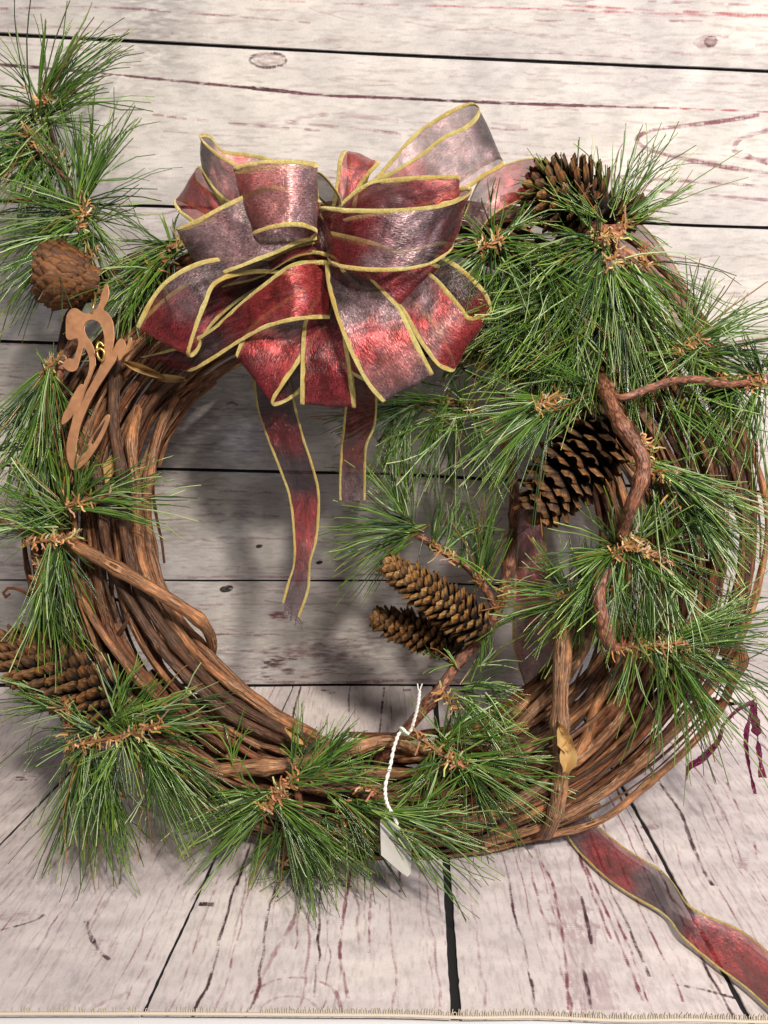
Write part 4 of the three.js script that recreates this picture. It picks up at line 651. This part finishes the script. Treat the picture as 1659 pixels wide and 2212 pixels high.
const LOOPS = [
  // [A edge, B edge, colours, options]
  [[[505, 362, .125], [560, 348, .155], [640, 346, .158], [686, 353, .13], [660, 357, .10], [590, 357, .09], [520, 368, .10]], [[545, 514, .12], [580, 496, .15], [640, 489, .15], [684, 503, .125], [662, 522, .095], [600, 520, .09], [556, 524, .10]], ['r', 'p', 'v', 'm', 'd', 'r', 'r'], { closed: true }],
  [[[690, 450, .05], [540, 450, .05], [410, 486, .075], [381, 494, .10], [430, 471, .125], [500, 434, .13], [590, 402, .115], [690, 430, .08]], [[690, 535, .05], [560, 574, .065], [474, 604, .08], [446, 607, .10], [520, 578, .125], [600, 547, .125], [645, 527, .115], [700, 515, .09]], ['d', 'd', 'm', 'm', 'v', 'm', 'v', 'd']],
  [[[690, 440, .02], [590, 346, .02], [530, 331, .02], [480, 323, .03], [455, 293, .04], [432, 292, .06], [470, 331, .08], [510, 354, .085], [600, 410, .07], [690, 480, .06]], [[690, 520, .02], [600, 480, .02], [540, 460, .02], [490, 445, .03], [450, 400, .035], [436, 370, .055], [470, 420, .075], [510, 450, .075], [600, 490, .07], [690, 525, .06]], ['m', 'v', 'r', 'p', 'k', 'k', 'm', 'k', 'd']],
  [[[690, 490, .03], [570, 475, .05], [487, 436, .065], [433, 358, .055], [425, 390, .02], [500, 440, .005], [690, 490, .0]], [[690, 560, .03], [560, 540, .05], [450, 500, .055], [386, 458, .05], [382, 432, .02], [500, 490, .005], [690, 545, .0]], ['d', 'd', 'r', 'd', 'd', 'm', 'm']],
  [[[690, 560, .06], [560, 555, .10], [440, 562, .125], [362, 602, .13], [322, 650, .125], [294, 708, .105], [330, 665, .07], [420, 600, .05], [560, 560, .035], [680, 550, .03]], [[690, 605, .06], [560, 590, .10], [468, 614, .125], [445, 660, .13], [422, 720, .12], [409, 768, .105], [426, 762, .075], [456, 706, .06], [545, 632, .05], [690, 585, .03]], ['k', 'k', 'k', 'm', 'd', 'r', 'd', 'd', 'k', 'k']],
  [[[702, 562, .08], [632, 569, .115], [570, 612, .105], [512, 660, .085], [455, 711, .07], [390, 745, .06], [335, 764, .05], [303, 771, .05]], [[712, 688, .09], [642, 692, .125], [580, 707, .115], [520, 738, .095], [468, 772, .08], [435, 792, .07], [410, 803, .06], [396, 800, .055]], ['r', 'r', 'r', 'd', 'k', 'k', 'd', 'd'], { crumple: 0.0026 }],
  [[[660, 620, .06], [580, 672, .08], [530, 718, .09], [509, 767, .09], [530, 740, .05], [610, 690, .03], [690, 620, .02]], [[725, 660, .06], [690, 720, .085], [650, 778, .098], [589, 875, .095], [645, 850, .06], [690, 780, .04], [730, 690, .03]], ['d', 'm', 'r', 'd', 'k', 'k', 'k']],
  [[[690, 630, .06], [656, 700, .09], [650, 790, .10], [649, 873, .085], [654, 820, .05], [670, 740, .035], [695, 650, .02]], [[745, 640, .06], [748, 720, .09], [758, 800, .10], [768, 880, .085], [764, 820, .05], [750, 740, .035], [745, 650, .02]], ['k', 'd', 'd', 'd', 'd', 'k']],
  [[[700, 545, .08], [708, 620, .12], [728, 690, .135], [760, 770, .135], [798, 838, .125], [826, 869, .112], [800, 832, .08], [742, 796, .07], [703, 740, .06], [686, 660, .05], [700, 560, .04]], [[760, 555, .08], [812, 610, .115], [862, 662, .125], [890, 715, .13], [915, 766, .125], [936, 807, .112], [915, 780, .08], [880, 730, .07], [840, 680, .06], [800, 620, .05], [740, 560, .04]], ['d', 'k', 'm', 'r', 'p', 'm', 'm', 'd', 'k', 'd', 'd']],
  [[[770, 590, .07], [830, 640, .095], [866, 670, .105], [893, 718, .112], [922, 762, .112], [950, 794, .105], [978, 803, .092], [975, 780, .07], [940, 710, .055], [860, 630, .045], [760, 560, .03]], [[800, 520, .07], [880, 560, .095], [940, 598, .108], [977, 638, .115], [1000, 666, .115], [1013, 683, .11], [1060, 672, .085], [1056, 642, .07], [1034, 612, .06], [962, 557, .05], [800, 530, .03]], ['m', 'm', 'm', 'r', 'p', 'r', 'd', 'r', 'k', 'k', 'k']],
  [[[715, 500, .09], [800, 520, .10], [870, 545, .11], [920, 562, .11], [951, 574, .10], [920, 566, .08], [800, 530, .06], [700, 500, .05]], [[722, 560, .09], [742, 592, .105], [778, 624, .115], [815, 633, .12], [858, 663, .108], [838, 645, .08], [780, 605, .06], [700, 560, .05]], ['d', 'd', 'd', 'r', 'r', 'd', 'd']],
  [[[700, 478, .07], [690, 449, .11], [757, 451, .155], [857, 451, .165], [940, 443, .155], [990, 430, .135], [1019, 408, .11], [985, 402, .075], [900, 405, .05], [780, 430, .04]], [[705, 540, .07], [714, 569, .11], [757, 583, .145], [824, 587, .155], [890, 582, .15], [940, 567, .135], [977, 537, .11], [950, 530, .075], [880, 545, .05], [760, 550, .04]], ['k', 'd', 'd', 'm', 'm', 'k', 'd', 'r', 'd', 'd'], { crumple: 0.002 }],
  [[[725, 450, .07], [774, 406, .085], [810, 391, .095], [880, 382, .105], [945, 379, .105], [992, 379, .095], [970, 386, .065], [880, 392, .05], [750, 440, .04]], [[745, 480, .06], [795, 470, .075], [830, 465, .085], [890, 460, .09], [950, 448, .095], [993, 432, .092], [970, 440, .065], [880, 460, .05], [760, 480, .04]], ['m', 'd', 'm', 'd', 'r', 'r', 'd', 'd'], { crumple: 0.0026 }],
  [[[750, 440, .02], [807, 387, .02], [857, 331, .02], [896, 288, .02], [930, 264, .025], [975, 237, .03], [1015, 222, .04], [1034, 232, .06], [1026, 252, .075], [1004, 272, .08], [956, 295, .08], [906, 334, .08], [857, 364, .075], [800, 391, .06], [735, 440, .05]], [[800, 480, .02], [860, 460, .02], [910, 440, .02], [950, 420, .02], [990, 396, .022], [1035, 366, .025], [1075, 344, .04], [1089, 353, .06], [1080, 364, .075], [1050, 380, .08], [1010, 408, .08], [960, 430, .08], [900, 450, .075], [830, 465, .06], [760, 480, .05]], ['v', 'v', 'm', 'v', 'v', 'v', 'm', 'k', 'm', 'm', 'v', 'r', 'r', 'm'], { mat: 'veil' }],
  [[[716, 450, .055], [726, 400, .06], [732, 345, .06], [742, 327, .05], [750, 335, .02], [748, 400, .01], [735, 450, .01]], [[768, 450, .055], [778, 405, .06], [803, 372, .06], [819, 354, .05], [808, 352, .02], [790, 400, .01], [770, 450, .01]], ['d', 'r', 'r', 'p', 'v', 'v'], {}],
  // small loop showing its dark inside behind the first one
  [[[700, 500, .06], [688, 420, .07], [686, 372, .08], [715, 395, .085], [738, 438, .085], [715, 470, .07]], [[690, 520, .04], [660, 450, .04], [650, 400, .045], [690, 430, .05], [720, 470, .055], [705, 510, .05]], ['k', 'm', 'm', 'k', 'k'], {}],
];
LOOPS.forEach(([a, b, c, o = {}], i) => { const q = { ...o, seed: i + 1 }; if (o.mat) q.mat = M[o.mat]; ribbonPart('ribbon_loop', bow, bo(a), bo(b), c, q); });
// gathered folds at the middle, under the upper loops
ribbonPart('ribbon_fold', bow, bo([[560, 575, .06], [610, 545, .095], [660, 524, .10], [700, 515, .09]]), bo([[480, 620, .06], [560, 600, .09], [640, 556, .10], [705, 545, .09]]), ['d', 'd', 'r', 'k'], { seed: 31 });
ribbonPart('ribbon_fold', bow, bo([[600, 545, .06], [650, 540, .09], [700, 545, .10], [735, 560, .09]]), bo([[620, 580, .06], [660, 574, .085], [700, 572, .095], [740, 580, .085]]), ['d', 'd', 'd', 'k'], { seed: 32, crumple: 0.003 });
{ const pts = [W(672, 470, 0.07), W(690, 500, 0.085), W(698, 540, 0.085), W(700, 590, 0.075), W(705, 640, 0.06)]; const s = new Soup(); s.tube(new THREE.CatmullRomCurve3(pts).getPoints(24), (f) => 0.010 * Math.sin(Math.PI * (0.15 + 0.7 * f)) + 0.001 * n2(f * 30, 2), 14, [0.09, 0.012, 0.018]); mesh('knot', s.build(), M.ribbon, bow); }
// the two tails that hang inside the ring, with frayed ends
const fx2 = (list) => list.map(([x, y, z]) => W(x, y, z));
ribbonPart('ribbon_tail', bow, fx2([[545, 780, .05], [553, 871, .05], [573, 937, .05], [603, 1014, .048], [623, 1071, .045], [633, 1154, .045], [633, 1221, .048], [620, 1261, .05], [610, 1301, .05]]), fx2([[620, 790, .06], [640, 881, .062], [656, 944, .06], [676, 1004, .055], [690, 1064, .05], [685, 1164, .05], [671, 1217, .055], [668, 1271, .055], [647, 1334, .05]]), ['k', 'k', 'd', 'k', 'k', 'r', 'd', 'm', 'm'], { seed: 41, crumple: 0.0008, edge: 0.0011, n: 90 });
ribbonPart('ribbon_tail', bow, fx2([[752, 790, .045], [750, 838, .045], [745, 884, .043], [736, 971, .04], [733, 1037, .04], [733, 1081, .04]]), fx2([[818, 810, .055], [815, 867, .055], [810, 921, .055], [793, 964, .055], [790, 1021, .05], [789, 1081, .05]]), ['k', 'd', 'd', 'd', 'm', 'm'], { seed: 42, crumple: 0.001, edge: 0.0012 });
{
  const g = rngFrom(8), s = new Soup();
  for (let k = 0; k < 26; k++) { const f = g(), x = lerp(612, 646, f), y = lerp(1302, 1334, f), a = W(x, y, 0.05), dx = rr(-12, 14, g); s.tube([a, W(x + dx * 0.5 + 3, y + 12, 0.051), W(x + dx + 5, y + rr(14, 32, g), 0.05)], 0.00022, 3, [0.12, 0.07, 0.09]); }
  for (let k = 0; k < 22; k++) { const x = lerp(733, 789, g()), a = W(x, 1080, 0.045); s.tube([a, W(x + rr(-3, 5, g), 1086, 0.045), W(x + rr(-6, 8, g), 1081 + rr(4, 14, g), 0.045)], 0.0002, 3, [0.14, 0.07, 0.09]); }
  mesh('frayed_thread', s.build(), M.husk, bow, 'stuff');
}
// a streamer from the back of the bow round the upper right rim
const streamer = thing('ribbon_streamer', 'pale see-through red ribbon streamer running behind the upper right rim of the ring', 'ribbon');
ribbonPart('ribbon', streamer, fx2([[1000, 470, .05], [1032, 394, .06], [1049, 374, .062], [1085, 357, .06], [1138, 342, .05], [1187, 348, .03], [1260, 380, .005], [1340, 440, -.02], [1420, 520, -.012], [1480, 610, -.01], [1530, 720, -.01], [1560, 830, -.02], [1585, 960, -.035], [1600, 1080, -.04]]), fx2([[1030, 510, .05], [1060, 470, .055], [1080, 455, .055], [1110, 440, .05], [1150, 425, .035], [1200, 430, .01], [1270, 460, -.015], [1340, 520, -.035], [1390, 580, -.025], [1440, 670, -.02], [1490, 760, -.02], [1525, 860, -.045], [1550, 970, -.045], [1565, 1080, -.05]]), ['v', 'v', 'p', 'r', 'r', 'r', 'r', 'r', 'r', 'p', 'r', 'r', 'r', 'r'], { seed: 51, n: 120, crumple: 0.0015, edge: 0.0007, mat: M.veil });
// the long tail behind the ring that comes out over the floor
const trail = thing('ribbon_streamer', 'long red and grey ribbon trailing from under the wreath across the floor', 'ribbon');
{
  const fl = (x, y, h) => onFloor(x, y, h);
  const A = [W(1112, 1080, -.03), W(1116, 1180, -.03), W(1110, 1290, -.03), W(1108, 1390, -.035), W(1136, 1490, -.045), fl(1165, 1640, 0.004), fl(1185, 1720, 0.004), fl(1211, 1785, 0.004), fl(1239, 1828, 0.004), fl(1273, 1865, 0.004), fl(1323, 1908, 0.004), fl(1373, 1941, 0.004), fl(1439, 1981, 0.004), fl(1473, 2025, 0.006), fl(1506, 2055, 0.004), fl(1556, 2095, 0.004), fl(1606, 2131, 0.004), fl(1659, 2178, 0.004), fl(1740, 2260, 0.004)];
  const B = [W(1168, 1080, -.03), W(1180, 1180, -.03), W(1190, 1290, -.03), W(1202, 1390, -.035), W(1206, 1490, -.045), fl(1225, 1620, 0.004), fl(1250, 1700, 0.005), fl(1279, 1765, 0.006), fl(1306, 1795, 0.008), fl(1356, 1835, 0.010), fl(1400, 1862, 0.011), fl(1423, 1875, 0.012), fl(1453, 1905, 0.016), fl(1489, 1955, 0.020), fl(1523, 1975, 0.018), fl(1579, 1998, 0.014), fl(1619, 2021, 0.010), fl(1659, 2055, 0.008), fl(1760, 2140, 0.006)];
  ribbonPart('ribbon', trail, A, B, ['p', 'p', 'r', 'p', 'p', 'r', 'k', 'm', 'm', 'r', 'r', 'm', 'k', 'm', 'd', 'r', 'r', 'd', 'd'], { seed: 52, n: 200, w: 14, crumple: 0.0007, edge: 0.0009 });
}

// ------------------------------------------------------------------ rusty metal cut-out figure
{
  const t = thing('metal_ornament', 'rusty brown metal cut-out figure with a curled tail hung on the left vines', 'ornament');
  const z = (list) => list.map(([x, y]) => [43.9 + 0.2481 * x, 493.7 + 0.248 * y]);
  const outer = z([[700, 640], [715, 560], [755, 485], [776, 560], [757, 640], [722, 705], [765, 740], [803, 805], [817, 880], [819, 960], [806, 1040], [796, 1078], [820, 1045], [848, 990], [878, 962], [906, 980], [926, 1026], [944, 996], [956, 962], [972, 952], [974, 984], [996, 978], [1000, 994], [980, 1014], [988, 1040], [974, 1056], [938, 1078], [900, 1110], [866, 1150], [848, 1100], [832, 1150], [800, 1200], [750, 1275], [700, 1350], [640, 1450], [600, 1530], [562, 1620], [535, 1690], [512, 1770], [498, 1850], [490, 1905], [496, 1960], [516, 1984], [552, 1966], [600, 1915], [596, 1880], [640, 1800], [690, 1720], [735, 1648], [768, 1622], [782, 1640], [770, 1690], [725, 1800], [655, 1925], [584, 2022], [520, 2082], [470, 2098], [440, 2074], [414, 1990], [410, 1890], [426, 1800], [452, 1700], [470, 1610], [440, 1650], [400, 1690], [366, 1700], [380, 1620], [415, 1560], [450, 1480], [498, 1400], [530, 1360], [556, 1362], [566, 1330], [590, 1280], [606, 1210], [604, 1130], [580, 1060], [550, 1042], [532, 1100], [512, 1172], [495, 1226], [450, 1246], [402, 1226], [374, 1190], [396, 1152], [428, 1136], [470, 1138], [490, 1082], [510, 1010], [500, 956], [432, 970], [404, 942], [402, 850], [406, 770], [440, 712], [490, 700], [560, 742], [630, 735], [670, 700]]);
  const hole = z([[655, 1190], [650, 1100], [635, 1030], [610, 980], [575, 930], [558, 880], [565, 835], [595, 805], [640, 797], [690, 822], [720, 880], [735, 950], [738, 1010], [728, 1090], [705, 1180], [668, 1270], [620, 1360], [575, 1440], [532, 1550], [555, 1440], [600, 1330], [640, 1230]]);
  const off = 0.072, c = W(210, 800, off), u = W(220, 800, off).sub(c).divideScalar(10), v = W(210, 790, off).sub(c).divideScalar(10);
  const k = u.length(), to2 = ([x, y]) => new THREE.Vector2((x - 210) * k, (800 - y) * v.length());
  const smooth = (list) => new THREE.SplineCurve(list.map(to2)).getPoints(list.length * 4);
  const sh = new THREE.Shape(smooth(outer)); sh.holes.push(new THREE.Path(smooth(hole)));
  sh.holes.push(new THREE.Path(smooth(z([[616, 1868], [640, 1806], [686, 1738], [742, 1672], [706, 1764], [660, 1848], [628, 1888]]))));
  const eye = new THREE.Path(); const e = to2(z([[452, 852]])[0]); eye.absellipse(e.x, e.y, 0.0012, 0.0022, 0, 6.283, true, -0.3); sh.holes.push(eye);
  const g = new THREE.ExtrudeGeometry(sh, { depth: 0.0008, bevelEnabled: true, bevelThickness: 0.0004, bevelSize: 0.0003, bevelSegments: 2, curveSegments: 12 });
  g.applyMatrix4(new THREE.Matrix4().makeBasis(u.clone().normalize(), v.clone().normalize(), u.clone().cross(v).normalize()).setPosition(c));
  const rust = dataTex(256, 256, (x, y) => { const a = fbm(x / 40, y / 40, 4), b = fbm(x / 9 + 7, y / 9, 3); return [182 + 24 * a + 18 * b, 134 + 18 * a + 12 * b, 98 + 12 * a + 10 * b]; }); rust.repeat.set(12, 12);
  mesh('cutout', g, new THREE.MeshStandardMaterial({ name: 'rusty steel', map: rust, metalness: 0.35, roughness: 0.42 }), t);
  const s = new Soup(), cx = 43.9 + 0.2481 * 700, cy = 493.7 + 0.248 * 1075, ring = [];
  for (let q = 0; q <= 40; q++) { const a = q / 40 * 7.6 + 0.6, r = 1 - q * 0.006; ring.push(W(cx + 9 * r * Math.cos(a + 0.25) + (q > 30 ? -(q - 30) * 0.7 : 0), cy - 21 * r * Math.sin(a) + (q > 30 ? (q - 30) * 1.3 : 0), off + 0.002 + q * 0.0001)); }
  s.tube(ring, 0.0010, 8, [0.9, 0.75, 0.5]); const brass = new THREE.MeshStandardMaterial({ name: 'brass wire', color: new THREE.Color(0.62, 0.44, 0.14), metalness: 0.8, roughness: 0.28 });
  mesh('wire_curl', s.build(), brass, t);
  const tie = new Soup(); tie.tube([W(198, 672, off + 0.004), W(204, 655, off + 0.006), W(206, 640, 0.066), W(202, 625, 0.06)], 0.0008, 6, [1, 1, 1]); mesh('hanging_wire', tie.build(), brass, t);
}

// ------------------------------------------------------------------ price tag on its string
{
  const t = thing('price_tag', 'blank white plastic tag tied by white string to the leaning branch', 'tag');
  const pts = [[822, 1772], [856, 1778], [879, 1811], [888, 1829], [886, 1886], [880, 1892], [868, 1884], [824, 1846]], off = 0.088;
  const c = W(850, 1830, off), sh = new THREE.Shape(pts.map(([x, y]) => { const p = W(x, y, off).sub(c); return new THREE.Vector2(p.x, p.clone().dot(V(0, Math.cos(LEAN), -Math.sin(LEAN)))); }));
  const g = new THREE.ExtrudeGeometry(sh, { depth: 0.0006, bevelEnabled: true, bevelThickness: 0.0002, bevelSize: 0.0004, bevelSegments: 2 });
  g.applyMatrix4(new THREE.Matrix4().makeBasis(V(1, 0, 0), V(0, Math.cos(LEAN), -Math.sin(LEAN)), NRM).setPosition(c));
  mesh('tag', g, new THREE.MeshStandardMaterial({ name: 'white plastic', color: new THREE.Color(0.50, 0.50, 0.47), roughness: 0.45 }), t);
  const path = new THREE.CatmullRomCurve3([W(906, 1493, .062), W(903, 1520, .06), W(896, 1550, .056), W(884, 1582, .054), W(872, 1586, .056), W(866, 1572, .058), W(872, 1576, .06), W(880, 1588, .058), W(866, 1580, .06), W(853, 1608, .066), W(843, 1654, .078), W(832, 1702, .086), W(836, 1735, .09), W(850, 1762, .0895), W(858, 1780, .0895)], false, 'centripetal');
  const s = new Soup(), P = path.getPoints(260);
  for (const ph of [0, Math.PI]) { const q = P.map((p, i) => p.clone().add(V(Math.cos(i * 0.55 + ph), 0, 0).multiplyScalar(0.00075)).addScaledVector(NRM, Math.sin(i * 0.55 + ph) * 0.00075)); s.tube(q, 0.00085, 6, [0.8, 0.8, 0.78]); }
  for (const d of [-1, 1]) s.tube([W(906, 1494, .062), W(906 + d * 3, 1486 - d, .062), W(907 + d * 5, 1477, .063)], 0.0006, 5, [0.8, 0.8, 0.78]);
  mesh('string', s.build(), M.husk, t);
}

// ------------------------------------------------------------------ curled foil ribbon scraps at the right
{
  const t = thing('foil_ribbon', 'crinkled purple foil ribbon strands dangling above the floor at the right edge', 'ribbon');
  const foil = new THREE.MeshStandardMaterial({ name: 'purple foil', color: new THREE.Color(0.24, 0.035, 0.10), metalness: 0.5, roughness: 0.26, side: THREE.DoubleSide, bumpMap: weaveBump, bumpScale: 0.001 });
  const strand = (list, w, seed) => {
    const c = new THREE.CatmullRomCurve3(list.map(([x, y, f]) => W(x, y, f)), false, 'centripetal'), P = c.getPoints(60), pos = [], uv = [], idx = [];
    P.forEach((p, k) => {
      const f = k / 60, t = c.getTangent(f), n = t.clone().cross(NRM).normalize().applyAxisAngle(t, 1.5 * n2(f * 6, seed)), wd = w * (0.25 + 0.5 * Math.abs(Math.sin(f * 4 + seed))) * 0.5;
      for (let i = 0; i <= 6; i++) { const s = i / 3 - 1, q = p.clone().addScaledVector(n, s * wd).addScaledVector(NRM, 0.0007 * (i & 1 ? 1 : -1) + 0.0006 * n2(k, i)); pos.push(q.x, q.y, q.z); uv.push(i / 6, f * 6); }
    });
    for (let k = 0; k < 60; k++) for (let i = 0; i < 6; i++) { const a = k * 7 + i; idx.push(a, a + 1, a + 7, a + 1, a + 8, a + 7); }
    mesh('strand', geom(pos, idx, uv), foil, t);
  };
  strand([[1400, 1470, -.01], [1500, 1510, -.01], [1580, 1520, .0], [1631, 1517, .02], [1595, 1533, .03], [1562, 1569, .035], [1554, 1598, .035], [1514, 1642, .035], [1489, 1658, .04], [1481, 1687, .04]], 0.009, 1);
  strand([[1631, 1517, .02], [1618, 1560, .03], [1612, 1600, .035], [1619, 1658, .04], [1632, 1715, .042]], 0.008, 2.2);
  strand([[1631, 1517, .02], [1634, 1570, .03], [1640, 1620, .035], [1648, 1680, .04]], 0.011, 3.1);
  strand([[1340, 1450, -.01], [1325, 1480, .0], [1350, 1440, .0], [1365, 1415, .0], [1400, 1420, -.01]], 0.006, 4.4);
}

renderer.render(scene, camera);
